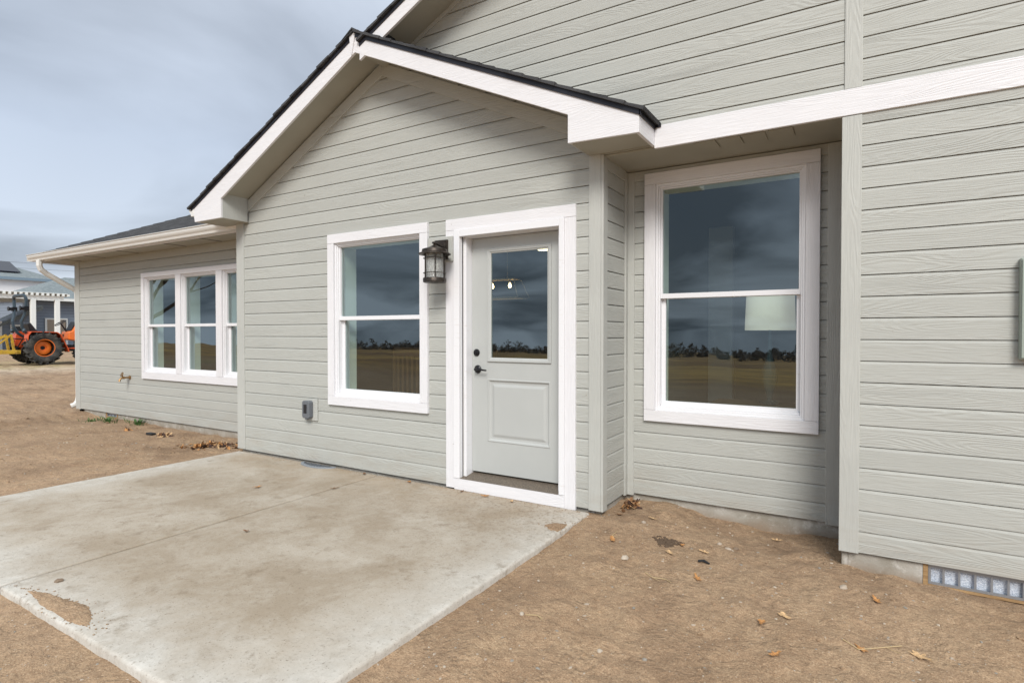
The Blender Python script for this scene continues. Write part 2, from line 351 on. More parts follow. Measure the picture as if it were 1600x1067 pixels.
def axis(a,b,s,lo,hi,gr=1.13):
    v=[a]; 
    while v[-1]<b: v.append(v[-1]+s)
    st=s
    while v[-1]<hi: st*=gr; v.append(v[-1]+st)
    st=s
    while v[0]>lo: st*=gr; v.insert(0,v[0]-st)
    return v
xs=axis(-6.8,1.9,.030,-420,420,1.045); ys=axis(-3.6,.62,.030,-420,420,1.07)
mb=MB(); nx=len(xs)
for y in ys:
    for x in xs:
        z=hgt(x,y)
        if -5.74<x<-1.70 and -2.62<y: z=min(z,-.11) if y<.1 else z   # dug out under the slab
        mb.v.append(Vector((x,y,z)))
for j in range(len(ys)-1):
    for i in range(nx-1):
        k=j*nx+i; mb.f.append((k,k+1,k+1+nx,k+nx))
gr=mb.build('ground',M_dirt,smooth=True,kind='structure',label='bare brown dirt yard with grit and small stones round the house')

# ---- patio: two slab pours with a joint between them
def slab(name,x0,x1,y0,y1,label,jl,jr):
    m=MB(); n=40; T=-.02
    prof=[]   # one rounded rectangle ring stack
    def ring(ins,z):
        pts=[]
        def wob(t): return 0
        for a,b in (((x0+ins*jl,y0+ins),(x1-ins*jr,y0+ins)),((x1-ins*jr,y0+ins),(x1-ins*jr,y1)),((x1-ins*jr,y1),(x0+ins*jl,y1)),((x0+ins*jl,y1),(x0+ins*jl,y0+ins))):
            for i in range(n):
                t=i/n; px=a[0]+(b[0]-a[0])*t; py=a[1]+(b[1]-a[1])*t
                q=noise.noise(Vector((px*2.3,py*2.3,4)))*.006+noise.noise(Vector((px*11,py*11,8)))*.003
                fr=1 if (py<y0+.1) or (px>x1-.1 and jr==1) or (px<x0+.1 and jl==1) else 0
                pts.append((px+q*fr,py+q*fr,z))
        return pts
    rings=[ring(0,-.16),ring(0,T-.014),ring(.003,T-.006),ring(.009,T-.0015),ring(.016,T),ring(.05,T)]
    for r in rings: m.v+=[Vector(p) for p in r]
    N=4*n
    for i in range(len(rings)-1):
        for k in range(N): m.f.append((i*N+k,i*N+(k+1)%N,(i+1)*N+(k+1)%N,(i+1)*N+k))
    m.f.append(tuple((len(rings)-1)*N+k for k in range(N)))
    return m.build(name,M_con,kind='structure',label=label,smooth=True)
slab('patio',-5.79,-3.7335,-2.69,-.035,'pale concrete patio half left of the joint, brown stained in the middle',1,.35)
slab('patio',-3.7125,-1.65,-2.69,-.035,'larger near half of the concrete patio in front of the door, with dirt stains',.35,1)

MB().box((-3.7323,-2.67,-.10),(-3.7137,-.04,-.055)).build('joint_shade_fill',mat('joint_shade_dirt',(.035,.022,.014),1),kind='stuff',label='soil strip in the patio control joint, coloured dark for the shade in the gap')  # added strip, coloured near black so the gap reads as shaded
# ================================================================ the house
house=empty('house',(-3.7,0,0),'light grey lap sided house with white trim and a small gable over the patio door','house')
def opening_filter(x0,x1,z0,z1,holes):
    segs=[(x0,x1)]
    for a,b,c,d in holes:
        if d<=z0 or c>=z1: continue
        ns=[]
        for s,e_ in segs:
            if b<=s or a>=e_: ns.append((s,e_)); continue
            if a>s: ns.append((s,a))
            if b<e_: ns.append((b,e_))
        segs=ns
    return segs
def siding(name,org,u,n,x0,x1,ztop,holes=(),gl=None,gr_=None,z0=ZB,label=None,step_=EXPO,drop=0):
    """courses of lap board. u: horizontal direction, n: outward normal, gl/gr_: x of the left/right limit as a function of z"""
    org=Vector(org); u=Vector(u); n=Vector(n); m=MB(); k=0; z=z0
    def pt(x,zz,d): return org+u*x+n*d+Vector((0,0,zz))
    cuts=sorted({h[i] for h in holes for i in (2,3)})
    while z<ztop-.002:
        zt=min(z+step_,ztop)
        zs=[z]+[c for c in cuts if z+.001<c<zt-.001]+[zt]
        for a,b in zip(zs,zs[1:]):
            a-=drop if k==0 and a==z else 0
            def dep(q):
                f=(q-z)/step_
                return .013-.0012*f/.84 if f<.84 else (.0118-.0053*min(1,(f-.84)/.115) if f<.969 else -.004)
            mid=(a+b)/2
            La=max(x0,gl(a)) if gl else x0; Lb=max(x0,gl(b)) if gl else x0
            Ra=min(x1,gr_(a)) if gr_ else x1; Rb=min(x1,gr_(b)) if gr_ else x1
            if Ra-La<.02: continue
            for s,e_ in opening_filter(La,Ra,a,b,holes):
                sb=Lb if s==La else s; eb=Rb if e_==Ra else e_
                if eb<sb: eb=sb=(eb+sb)/2
                # tiny sag so the shadow lines are not ruler-straight
                nseg=max(1,int((e_-s)/.6)); 
                for i in range(nseg):
                    xa=s+(e_-s)*i/nseg; xb=s+(e_-s)*(i+1)/nseg
                    ta=sb+(eb-sb)*i/nseg; tb=sb+(eb-sb)*(i+1)/nseg
                    wa=noise.noise(Vector((xa*.8,k*3.1,0)))*.0022; wb=noise.noise(Vector((xb*.8,k*3.1,0)))*.0022
                    if nseg==1: wa=wb=0
                    last=(b>=z+step_-.001); st=[0]; H=step_
                    lev=[(a,dep(a))]+[(z+H*f,d_) for f,d_ in ((.84,.0118),(.955,.0065),(.968,.0065),(.969,-.004)) if a+.001<z+H*f<b-.0005]+[(b,dep(b))]
                    P=[]; 
                    for zz_,d_ in [(lev[0][0],-.004)]+lev:
                        f=(zz_-a)/(b-a); P+=[pt(xa+(ta-xa)*f,zz_+wa,d_),pt(xb+(tb-xb)*f,zz_+wb,d_)]
                    n_=len(P)//2; m.add(P,[(2*i_,2*i_+1,2*i_+3,2*i_+2) for i_ in range(n_-1)])
                    if i==0: m.add([pt(xa,a+wa,-.004)]+[P[2*i_] for i_ in range(1,n_)]+[pt(ta,b+wa,-.004)],[tuple(range(n_+1))])
                    if i==nseg-1: m.add([pt(xb,a+wb,-.004)]+[P[2*i_+1] for i_ in range(1,n_)]+[pt(tb,b+wb,-.004)],[tuple(range(n_+1))])
        z+=step_; k+=1
    o=m.build(name,M_sid,house,label=label)
    return o
def sheath(x0,x1,z0,z1,y,holes,th=.22):
    "solid wall behind the boards, built round its openings"
    m=MB(); xs_=sorted({x0,x1}|{q for h in holes for q in h[:2] if x0<q<x1}); zs_=sorted({z0,z1}|{q for h in holes for q in h[2:] if z0<q<z1})
    for a,b in zip(xs_,xs_[1:]):
        for c,d in zip(zs_,zs_[1:]):
            mx_,mz=(a+b)/2,(c+d)/2
            if any(h[0]<mx_<h[1] and h[2]<mz<h[3] for h in holes): continue
            m.add([(a,y,c),(b,y,c),(b,y,d),(a,y,d)],[(0,1,2,3)]); m.add([(a,y+th,c),(b,y+th,c),(b,y+th,d),(a,y+th,d)],[(3,2,1,0)])
    for a,b,c,d in holes:
        for q in (((a,y,c),(b,y,c),(b,y+th,c),(a,y+th,c)),((a,y,d),(b,y,d),(b,y+th,d),(a,y+th,d)),((a,y,c),(a,y,d),(a,y+th,d),(a,y+th,c)),((b,y,c),(b,y,d),(b,y+th,d),(b,y+th,c))):
            m.add(q,[(0,1,2,3)])
    return m
# openings (rough): x0,x1,z0,z1
W2=(-4.28,-3.22,.665,2.112); DR=(-2.80,-1.90,-.02,2.10); W3=(-1.335,-.322,.68,2.385)
WA=(-8.892,-8.052,.70,2.064); WB_=(-7.930,-7.10,.70,2.064); WC=(-6.972,-6.142,.70,2.064)
def grow(h,c,cb=None,ct=None): return (h[0]-c+.01,h[1]+c-.01,h[2]-(cb or c)+.01,h[3]+(ct or c)-.01)
LS=.505; RS=.459; AX=-3.665; AZ=3.615     # small gable: slopes and apex of the soffit line at the wall
gl=lambda z: AX-(AZ-z)/LS+.02
gr=lambda z: AX+(AZ-z)/RS-.02
BIGZ=lambda x: 3.80+.452*(x+3.28)          # big gable soffit line at the wall
bgl=lambda z: -3.28+(z-3.80)/.452+.0
hs=[grow(W2,.075),(-2.87,-1.84,-1,2.16)]
siding('siding_wall',(0,0,0),(1,0,0),(0,-1,0),-5.72,-1.66,3.56,hs,lambda z:max(-5.72,gl(z)),lambda z:gr(z) if z>2.53 else -1.62,drop=.018)
# big gable face above the small roof
siding('siding_wall',(0,0,0),(1,0,0),(0,-1,0),-3.7,-.06,6.2,(),lambda z:max(gr(z)-.05,bgl(z)),None,z0=ZB+EXPO*21,label='upper grey siding of the big gable above the white band')
siding('siding_wall',(0,0,0),(1,0,0),(0,-1,0),-.03,4.2,6.2,[(.215,3.9,-1,-.5)],None,None,label='grey siding right of the tall corner board')
siding('siding_wall',(0,.5,0),(1,0,0),(0,-1,0),-1.51,-.19,2.44,[grow(W3,.075)],label='grey siding of the recess round the tall window')
siding('siding_wall',(-1.577,0,0),(0,1,0),(1,0,0),.055,.425,2.43,label='narrow grey siding return beside the recess')
siding('siding_wall',(0,.55,0),(1,0,0),(0,-1,0),-11.05,-5.8,2.45,[(-8.955,-6.05,.60,2.125)],label='grey siding of the far wing with the triple window')
# sheathing
s=sheath(-5.81,-1.59,.03,2.6,.004,[W2,DR]); s.build('wall_core',M_dry,house)
s=MB(); s.prism([(-5.8,.004,2.6),(-1.6,.004,2.6),(AX,.004,AZ)],(0,.12,0)); s.prism([(-1.59,.004,2.52),(4.2,.004,2.52),(4.2,.004,6.3),(2.3,.004,6.3),(-3.6,.004,3.66)],(0,.12,0)); s.box((-.1,.004,.03),(4.2,.14,2.52)); s.build('wall_core',M_dry,house)
s=sheath(-1.577,-.09,.03,2.6,.504,[W3]); s.box((-1.70,.004,.03),(-1.581,.62,2.6)); s.box((-.105,.02,.03),(-.09,.62,2.6)); s.build('wall_core',M_dry,house)
s=sheath(-11.08,-5.7,.03,2.5,.554,[WA,WB_,WC]); s.box((-11.08,.56,.03),(-10.95,9,2.5)); s.box((-5.80,.01,.03),(-5.72,.7,3.0)); s.build('wall_core',M_dry,house)
# trims (bevelled boards)
def bd(name,a,b,m,label=None): return MB().box(a,b).build(name,m,house,bev=.0025,label=label)
bd('corner_trim',(-5.83,-.022,.005),(-5.70,0,2.66),M_tv)
bd('corner_trim',(-5.83,0.001,.005),(-5.81,.53,2.50),M_tv)
bd('corner_trim',(-1.665,-.022,-.005),(-1.574,0,2.53),M_tv)
bd('corner_trim',(-1.573,-.022,-.005),(-1.553,.055,2.515),M_tv)
bd('corner_trim',(-1.573,.43,.004),(-1.553,.475,2.50),M_tv)
bd('corner_trim',(-1.574,.477,.004),(-1.505,.499,2.50),M_tv)
bd('corner_trim',(-.195,.477,.004),(-.107,.499,2.50),M_tv)
bd('corner_trim',(-.104,-.022,.014),(-.006,0,2.49),M_tv,'tall grey corner board at the right of the recess')
bd('corner_trim',(-.094,-.020,2.645),(-.006,.003,6.3),M_tv)
bd('corner_trim',(-.105,0.002,.014),(-.090,.50,2.49),M_tv)
bd('corner_trim',(-11.12,.528,.01),(-10.965,.55,2.44),M_tv)
bd('corner_trim',(-11.12,.552,.01),(-11.10,.66,2.44),M_tv)
bd('head_trim',(-1.55,.480,2.43),(-.105,.5,2.50),M_th)
bd('head_trim',(-1.574,.06,2.43),(-1.556,.43,2.512),M_th)
bd('frieze_board',(-1.1918,-.024,2.495),(4.2,.0,2.643),M_wh,'long white band board across the big gable wall')
s=MB(); s.box((-1.5765,.002,2.505),(-.09,.503,2.515)); s.build('soffit',M_sof,house)
for x in (-.95,-.80,-.655,-.5): MB().box((x,.03,2.499),(x+.135,.20,2.5035)).build('soffit_vent',M_sof,house,bev=.001)
# rake trims on the wall
def slopebar(name,x0,z0,x1,z1,y0,y1,h,m,label=None,hz1=None):
    "bar whose TOP edge runs (x0,z0)-(x1,z1), vertical height h"
    hz1=h if hz1 is None else hz1
    return MB().prism([(x0,y0,z0),(x1,y0,z1),(x1,y0,z1-hz1),(x0,y0,z0-h)],(0,y1-y0,0)).build(name,m,house,bev=.002,label=label)
ZL=lambda x: AZ-LS*(AX-x); ZR=lambda x: AZ-RS*(x-AX)
slopebar('rake_trim',-5.72,ZL(-5.72)+.05,AX,AZ+.05,-.026,0,.115,M_th); slopebar('rake_trim',AX,AZ+.05,-1.62,ZR(-1.62)+.05,-.025,0,.115,M_th)
slopebar('rake_trim',-3.5,BIGZ(-3.5)+.05,2.4,BIGZ(2.4)+.05,-.024,0,.115,M_th)
# small gable: fascia, soffit, returns
OV=-.33; FX=-3.675
FBL=lambda x: 3.632-.512*(FX-x); FBR=lambda x: 3.632-.459*(x-FX)     # bottom edge of fascia
FTL=lambda x: 3.782-.484*(FX-x); FTR=lambda x: 3.782-.459*(x-FX)     # top edge of fascia
s=MB(); s.prism([(-6.12,OV,FTL(-6.12)),(FX,OV,FTL(FX)),(FX,OV,FBL(FX)),(-5.613,OV,FBL(-5.613)),(-5.613,OV,2.445),(-6.085,OV,2.445)],(0,.022,0)); s.build('fascia',M_wh,house,bev=.002)
s=MB(); s.prism([(FX+.001,OV,FTR(FX)),(-1.192,OV,FTR(-1.192)),(-1.192,OV,2.513),(-1.683,OV,2.528),(-1.683,OV,FBR(-1.683)),(FX+.001,OV,FBR(FX))],(0,.022,0)); s.build('fascia',M_wh,house,bev=.002)
s=MB(); s.box((-1.214,OV+.023,2.512),(-1.192,0,2.646)); s.build('fascia',M_wh,house,bev=.002)
s=MB(); s.prism([(FX-.055,OV-.012,FTL(FX)-.012),(FX,OV-.012,FTL(FX)+.012),(FX+.012,OV-.012,FTL(FX)-.0),(FX-.03,OV-.012,3.61)],(0,.012,0)); s.build('ridge_plate',M_wh,house,bev=.002)
so_=.055
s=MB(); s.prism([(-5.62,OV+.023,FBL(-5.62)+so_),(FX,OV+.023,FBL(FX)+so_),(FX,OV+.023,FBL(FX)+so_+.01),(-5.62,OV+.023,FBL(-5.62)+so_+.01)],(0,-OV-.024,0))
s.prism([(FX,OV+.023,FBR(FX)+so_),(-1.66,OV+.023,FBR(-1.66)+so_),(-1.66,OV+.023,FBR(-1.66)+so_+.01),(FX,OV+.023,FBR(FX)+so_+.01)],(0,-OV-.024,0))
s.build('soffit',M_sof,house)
# returns (boxed ends): side cheek and bottom
s=MB(); s.box((-5.634,OV+.023,2.447),(-5.614,-.027,2.72)); s.build('eave_return',M_tv,house,bev=.002)
s=MB(); s.box((-6.08,OV+.023,2.45),(-5.636,.53,2.46)); s.build('soffit',M_sof,house)
s=MB(); s.box((-6.10,OV+.023,2.449),(-6.083,.5,2.56)); s.build('fascia',M_wh,house,bev=.002)
s=MB(); s.box((-1.682,OV+.023,2.531),(-1.662,-.027,2.78)); s.build('eave_return',M_tv,house,bev=.002)
s=MB(); s.box((-1.66,OV+.023,2.520),(-1.215,-.026,2.528)); s.box((-1.572,-.020,2.517),(-1.215,.03,2.524)); s.build('soffit',M_sof,house)
# roofs: overlapping shingle courses so that the rake shows their steps
def roof_slope(name,xe,ze,xr,zr,y0,y1,th=.026,course=.135,label=None,drip=True):
    m=MB(); L=math.hypot(xr-xe,zr-ze); n=int(L/course)+1; dx_=(xr-xe)/L; dz=(zr-ze)/L; nx_,nz=-dz,dx_
    if nz<0: nx_,nz=-nx_,-nz
    for i in range(n):
        a=i*course; b=min(L,(i+1)*course+.03); j=random.uniform(-.008,.008); k=random.uniform(0,.003)
        A=(xe+dx_*a+nx_*(th+.007+k),ze+dz*a+nz*(th+.007+k)); B=(xe+dx_*b+nx_*th*.98,ze+dz*b+nz*th*.98)
        A0=(xe+dx_*a+nx_*.012,ze+dz*a+nz*.012); B0=(xe+dx_*b+nx_*.012,ze+dz*b+nz*.012)
        m.prism([(A0[0],y0+j,A0[1]),(A[0],y0+j,A[1]),(B[0],y0+j,B[1]),(B0[0],y0+j,B0[1])],(0,y1-y0-j,0))
    return m.build(name,M_shg,house,label=label)
r=roof_slope('roof',-6.17,FTL(-6.17)-.002,FX,FTL(FX),OV-.028,7,label='small gable roof slope on the left')
roof_slope('roof',-1.165,FTR(-1.165)-.002,FX,FTR(FX),OV-.028,-.002)
# ridge cap
s=MB(); s.prism([(FX-.12,OV-.035,FTL(FX-.12)+.03),(FX,OV-.035,FTL(FX)+.046),(FX+.12,OV-.035,FTR(FX+.12)+.03),(FX+.12,OV-.035,FTR(FX+.12)+.026),(FX,OV-.035,FTL(FX)+.03),(FX-.12,OV-.035,FTL(FX-.12)+.024)],(0,.30,0)); s.build('ridge_cap',M_shg,house)
def drip(x0,z0,x1,z1,y=OV):
    return MB().prism([(x0,y-.008,z0+.013),(x1,y-.008,z1+.013),(x1,y-.008,z1-.022),(x0,y-.008,z0-.022)],(0,.007,0)).build('drip_edge',M_drip,house)
drip(-6.15,FTL(-6.15),FX-.03,FTL(FX-.03)); drip(FX+.004,FTR(FX+.004),-1.178,FTR(-1.178))
s=MB(); s.box((-1.189,OV-.008,2.617),(-1.183,-.026,2.658)); s.box((-1.19,-.032,2.628),(-1.145,-.026,2.650)); s.build('drip_edge',M_drip,house)
# big gable rake
BFT=lambda x: 3.725+.466*(x+3.541); BFB=lambda x: 3.642+.459*(x+3.48)
BFB=lambda x: BFT(x)-.135
XB=-3.62
s=MB(); s.prism([(XB,OV+.001,BFT(XB)),(2.3,OV+.001,BFT(2.3)),(2.3,OV+.001,BFB(2.3)),(XB,OV+.001,BFB(XB))],(0,.022,0)); s.build('fascia',M_wh,house,bev=.002,label='white rake board of the big gable')
drip(XB,BFT(XB),2.3,BFT(2.3),OV+.001)
roof_slope('roof',XB,BFT(XB),2.3,BFT(2.3),OV-.025,7,label='big gable roof slope at the top of the picture')
s=MB(); s.prism([(2.3,OV-.02,BFT(2.3)),(2.3,OV-.02,BFT(2.3)+.03),(5,OV-.02,BFT(2.3)-1.2),(5,OV-.02,BFT(2.3)-1.23)],(0,7.3,0)); s.build('roof',M_shg,house)
s=MB(); s.prism([(XB,OV+.024,BFB(XB)+so_),(2.3,OV+.024,BFB(2.3)+so_),(2.3,OV+.024,BFB(2.3)+so_+.01),(XB,OV+.024,BFB(XB)+so_+.01)],(0,-OV-.026,0)); s.build('soffit',M_sof,house)
s=MB(); s.box((-3.45,-.27,3.69),(-3.36,-.17,3.785)); s.box((-3.43,-.28,3.785),(-3.35,-.16,3.81)); s.build('roof_vent',M_blkp,house,bev=.004,label='small black plastic piece sitting at the foot of the big rake')
# wing roof: hip
Ew=(-11.47,.09,2.505); 
s=MB(); th=.03
def hipface(pts):
    s.prism(pts,(0,0,th))
slp=.46
def wr(x,y): return 2.49+slp*(y-.07)
hip=[(-11.50,.07,wr(0,.07)),(-6.1,.07,wr(0,.07)),(-1.6,4.6,wr(0,4.6)),(-6.97,4.6,wr(0,4.6))]
m=MB()
nc=36
for i in range(nc):
    y0=.07+(4.53)*i/nc; y1=.07+4.53*(i+1)/nc+.02
    xl0=-11.50+(y0-.07); xl1=-11.50+(y1-.07); xr0=-6.1+(y0-.07)*.98
    m.prism([(xl0,y0,wr(0,y0)+.034),(xr0,y0,wr(0,y0)+.034),(xr0,y1,wr(0,y1)+.026),(xl1,y1,wr(0,y1)+.026)],(0,0,-.02))
m.add([(-11.50,.07,2.49),(-11.50,9.1,2.49),(-6.97,4.6,wr(0,4.6)+.03)],[(0,1,2)])
m.add([(-11.50,9.1,2.49),(-2,9.1,2.49),(-2,4.6,wr(0,4.6)),(-6.97,4.6,wr(0,4.6))],[(0,1,2,3)])
m.build('roof',M_shg,house,label='low dark hip roof over the far wing')
s=MB(); s.box((-11.40,.13,2.425),(-5.83,.549,2.435)); s.box((-11.40,.551,2.425),(-11.12,9,2.435)); s.build('soffit',M_sof,house)
s=MB()
M_seam=mat('dark_seam',(.06,.05,.04),.9)
for x in (-6.95,-7.75,-9.0,-10.0,-10.8): MB().box((x,.18,2.4215),(x+.02,.50,2.4245)).build('soffit_vent',M_seam,house)
s=MB(); s.box((-11.42,.11,2.40),(-5.84,.129,2.505)); s.box((-11.43,.13,2.40),(-11.41,9,2.505)); s.build('fascia',M_wh,house,bev=.002)
# K-style gutter
M_gut=mat('white_gutter',(.70,.69,.66),.35)
def gutter(x0,x1,yb,zt,s_=1,label=None):
    p=[(0,-.012),(0,-.095),(-.062,-.095),(-.070,-.070),(-.088,-.050),(-.098,-.030),(-.100,-.006),(-.112,-.003),(-.112,.004),(-.094,.004),(-.094,-.01),(-.092,-.03),(-.080,-.05),(-.062,-.07),(-.056,-.088),(-.006,-.088)]
    m=MB(); m.prism([(x0,yb+a*s_,zt+b*s_) for a,b in p],(x1-x0,0,0))
    m.box((x0-.002,yb-.094*s_,zt-.095*s_),(x0,yb,zt)); return m.build('gutter',M_gut,house,label=label)
gutter(-11.47,-5.9,.108,2.508,label='white gutter along the eave of the far wing')
# short gutter seen end-on at the left eave of the small gable
m=MB(); p=[(0,0),(0,-.09),(-.05,-.09),(-.06,-.06),(-.085,-.035),(-.095,0)]
m.prism([(-6.10+a,OV-.004,2.60+b) for a,b in p],(0,.4,0)); m.build('gutter',M_gut,house,bev=.002,label='short gutter end under the left eave of the small gable')
# downspout
m=MB(); m.tube([(-11.12,.055,2.415),(-11.12,.055,2.33),(-11.13,.08,2.27),(-11.15,.16,2.21),(-11.17,.40,2.07),(-11.175,.56,1.98),(-11.175,.585,1.93),(-11.175,.59,1.5),(-11.175,.59,.20),(-11.178,.575,.12),(-11.185,.54,.07),(-11.20,.49,.05)],.04,8,sq=(1.0,.75))
m.build('downspout',M_gut,house,bev=.003)
# foundation
s=MB(); s.box((-5.80,.02,-.4),(-1.60,.3,-.005)); s.box((-1.585,.02,-.4),(-1.60,.62,-.002)); s.box((-1.60,.515,-.4),(-.1,.7,.015)); 
s.box((-.058,.012,-.4),(.30,.2,.012)); s.box((.30,.03,-.4),(.74,.2,-.105)); s.box((.74,.012,-.4),(4.2,.2,.012)); s.box((-.058,.012,-.4),(-.09,.7,.012))
s.box((-11.08,.565,-.4),(-10.17,.8,.01)); s.box((-9.80,.565,-.4),(-5.8,.8,.01)); s.box((-10.17,.565,-.4),(-9.80,.8,-.07)); s.box((-11.08,.565,-.4),(-10.9,9,.01))
s.build('foundation',M_fnd,house,bev=.004)
# crawl-space vents
M_oak=mat('weathered_pine',(.36,.22,.10),.8); g=NT(M_oak); g.set('Base Color',g.mix(g.rng(g.noise(g.mul(g.co.outputs['Object'],(8,8,60)),1,4,.6),.35,.65),(.24,.14,.06,1),(.42,.27,.13,1)))
M_foil=mat('foil_insulation',(.66,.72,.80),.35,.3); g=NT(M_foil); q=g.noise(g.mul(g.co.outputs['Object'],(160,30,300)),1,3,.7); g.set('Base Color',g.mix(g.rng(q,.4,.6),(.36,.42,.52,1),(.80,.85,.92,1))); g.set('Normal',g.bump(q,.8,.004))
M_galv=mat('galvanised_steel',(.36,.38,.41),.45,.7)
def vent(x0,x1,y,z0,z1,n):
    f=MB(); f.box((x0,y,z0),(x0+.022,y+.04,z1)); f.box((x1-.022,y,z0),(x1,y+.04,z1)); f.box((x0+.022,y,z0),(x1-.022,y+.04,z0+.012))
    fr=f.build('vent_frame',M_oak,house,bev=.001)
    a=x0+.024; b=x1-.024; w=(b-a)
    q=MB(); q.box((a,y+.034,z0+.012),(b,y+.036,z1)); q.build('vent_panel',M_foil,fr)
    q=MB(); q.box((a,y+.012,z1-.018),(b,y+.022,z1)); q.box((a,y+.012,z0+.013),(b,y+.022,z0+.026))
    for i in range(n+1):
        c=a+w*i/n; e_=.005 if 0<i<n else .012
        q.box((max(a,c-e_),y+.012,z0+.026),(min(b,c+e_),y+.022,z1-.018))
    q.build('vent_grille',M_galv,fr)
vent(.295,.745,.008,-.108,.013,6); vent(-10.17,-9.80,.56,-.06,.012,3)

# ---- windows
def ringbox(m,a,b,c,d,w,y0,y1,wb=None,wt=None):
    wb=w if wb is None else wb; wt=w if wt is None else wt
    m.box((a,y0,c),(a+w,y1,d)); m.box((b-w,y0,c),(b,y1,d)); m.box((a+w,y0,c),(b-w,y1,c+wb)); m.box((a+w,y0,d-wt),(b-w,y1,d)); return m
def window(h,y,cas=.085,label=None,mid=None,make_casing=True,wv=M_wv,wh=M_wh,lbl=None):
    a,b,c,d=h; mid=mid or (c+d)/2
    fr=MB(); ringbox(fr,a,b,c,d,.016,y-.018,y+.085); ringbox(fr,a+.016,b-.016,c+.016,d-.016,.012,y-.006,y+.085)
    o=fr.build('window',M_vin,house,bev=.0015,label=lbl)
    i=.028
    us=MB(); ringbox(us,a+i,b-i,mid,d-i,.014,y+.008,y+.045,wb=.036,wt=.010); us.build('upper_sash',M_vin,o,bev=.0015)
    ls=MB(); ringbox(ls,a+i,b-i,c+i,mid+.028,.030,y+.046,y+.078,wb=.038,wt=.030)
    ls.box((a+i+.002,y+.020,c+i),(b-i-.002,y+.046,c+i+.014)); ls.build('lower_sash',M_vin,o,bev=.0015)
    MB().add([(a+i+.014,y+.030,mid+.036),(b-i-.014,y+.030,mid+.036),(b-i-.014,y+.030,d-i-.010),(a+i+.014,y+.030,d-i-.010)],[(0,1,2,3)]).build('upper_pane',M_gl,o,keep=True)
    MB().add([(a+i+.030,y+.060,c+i+.038),(b-i-.030,y+.060,c+i+.038),(b-i-.030,y+.060,mid-.002),(a+i+.030,y+.060,mid-.002)],[(0,1,2,3)]).build('lower_pane',M_gl,o,keep=True)
    jb=MB(); ringbox(jb,a+.014,b-.014,c+.014,d-.014,.013,y+.086,y+.224); jb.build('window_jamb',M_jmb,o)
    if make_casing:
        k=cas; y0,y1=y-.040,y-.012
        m=MB(); m.box((a-k,y0,d),(b+k,y1,d+k)); m.build('window_casing',wh,o,bev=.002)
        m=MB(); m.box((a-k,y0,c-k),(b+k,y1,c)); m.build('window_casing',wh,o,bev=.002)
        for p,q in ((a-k,a),(b,b+k)):
            m=MB(); m.box((p,y0+.0005,c+.0015),(q,y1,d-.0015)); m.build('window_casing',wv,o,bev=.002)
        # backing so no light passes behind the casing
        m=MB(); ringbox(m,a-.03,b+.03,c-.03,d+.03,.03,y-.012,y+.004); m.build('window_flange',M_vin,o)
    return o
window(W2,0,mid=1.385,lbl='double hung window left of the patio door')
window(W3,.5,mid=1.525,lbl='tall double hung window in the recess')
for h,l in ((WA,'left sash pair of the triple window'),(WB_,'middle sash pair of the triple window'),(WC,'right sash pair of the triple window, partly hidden')): window(h,.55,mid=1.352,make_casing=False,lbl=l)
tri=empty('tmp',(0,0,0),None,None); C.objects.unlink(tri); bpy.data.objects.remove(tri)
tc_=MB(); y0,y1=.510,.538; tc_.box((-8.965,y0,2.064),(-6.06,y1,2.13)); tc_.box((-8.965,y0,.60),(-6.06,y1,.70)); tcas=tc_.build('window_casing',M_wh,house,bev=.002)
for p,q in ((-8.965,WA[0]),(WA[1],WB_[0]),(WB_[1],WC[0]),(WC[1],-6.06)): MB().box((p,y0+.0005,.7015),(q,y1,2.0625)).build('mullion',M_wv,tcas,bev=.002)
for p,q in ((-8.95,WA[0]),(WA[1],WB_[0]),(WB_[1],WC[0]),(WC[1],-6.08)): MB().box((p,.538,.62),(q,.5535,2.11)).build('window_flange',M_vin,tcas)

# ---- door
df=MB(); a,b,t=-2.80,-1.90,2.10; zb=-.012
cs=[]
m=MB(); m.box((-2.945,-.030,2.105),(-1.765,-.004,2.195)); dfo=m.build('door_frame',M_wh,house,bev=.002)
m=MB(); m.box((-2.945,-.0295,zb),(-2.857,-.004,2.1035)); m.build('door_casing',M_wv,dfo,bev=.002)
m=MB(); m.box((-1.853,-.0295,zb-.012),(-1.765,-.004,2.1035)); m.build('door_casing',M_wv,dfo,bev=.002)
m=MB(); m.box((-2.857,-.040,.075),(-2.800,.02,2.1035)); m.box((-1.895,-.040,.075),(-1.8535,.02,2.1035)); m.box((-2.7995,-.040,2.047),(-1.8955,.02,2.1035)); m.build('brick_mould',M_vin,dfo,bev=.003)
m=MB(); m.box((-2.800,.0205,.02),(-2.772,.135,2.10)); m.box((-1.928,.0205,.02),(-1.90,.135,2.10)); m.box((-2.772,.0205,2.044),(-1.928,.135,2.10)); m.build('door_jamb',M_vin,dfo,bev=.002)
m=MB(); m.box((-2.856,-.034,-.02),(-1.8535,.01,.073)); m.build('sill_board',M_wh,dfo,bev=.002)
M_thr=mat('bronze_threshold',(.16,.13,.10),.6,.3); g=NT(M_thr); g.set('Base Color',g.mix(g.rng(g.noise(g.co.outputs['Object'],120,3,.7),.45,.6),(.12,.10,.08,1),(.26,.21,.16,1)))
m=MB(); m.prism([(-2.799,-.036,.075),(-2.799,.16,.108),(-2.799,.16,.02),(-2.799,-.036,.0745)],(.898,0,0)); m.build('threshold',M_thr,dfo)
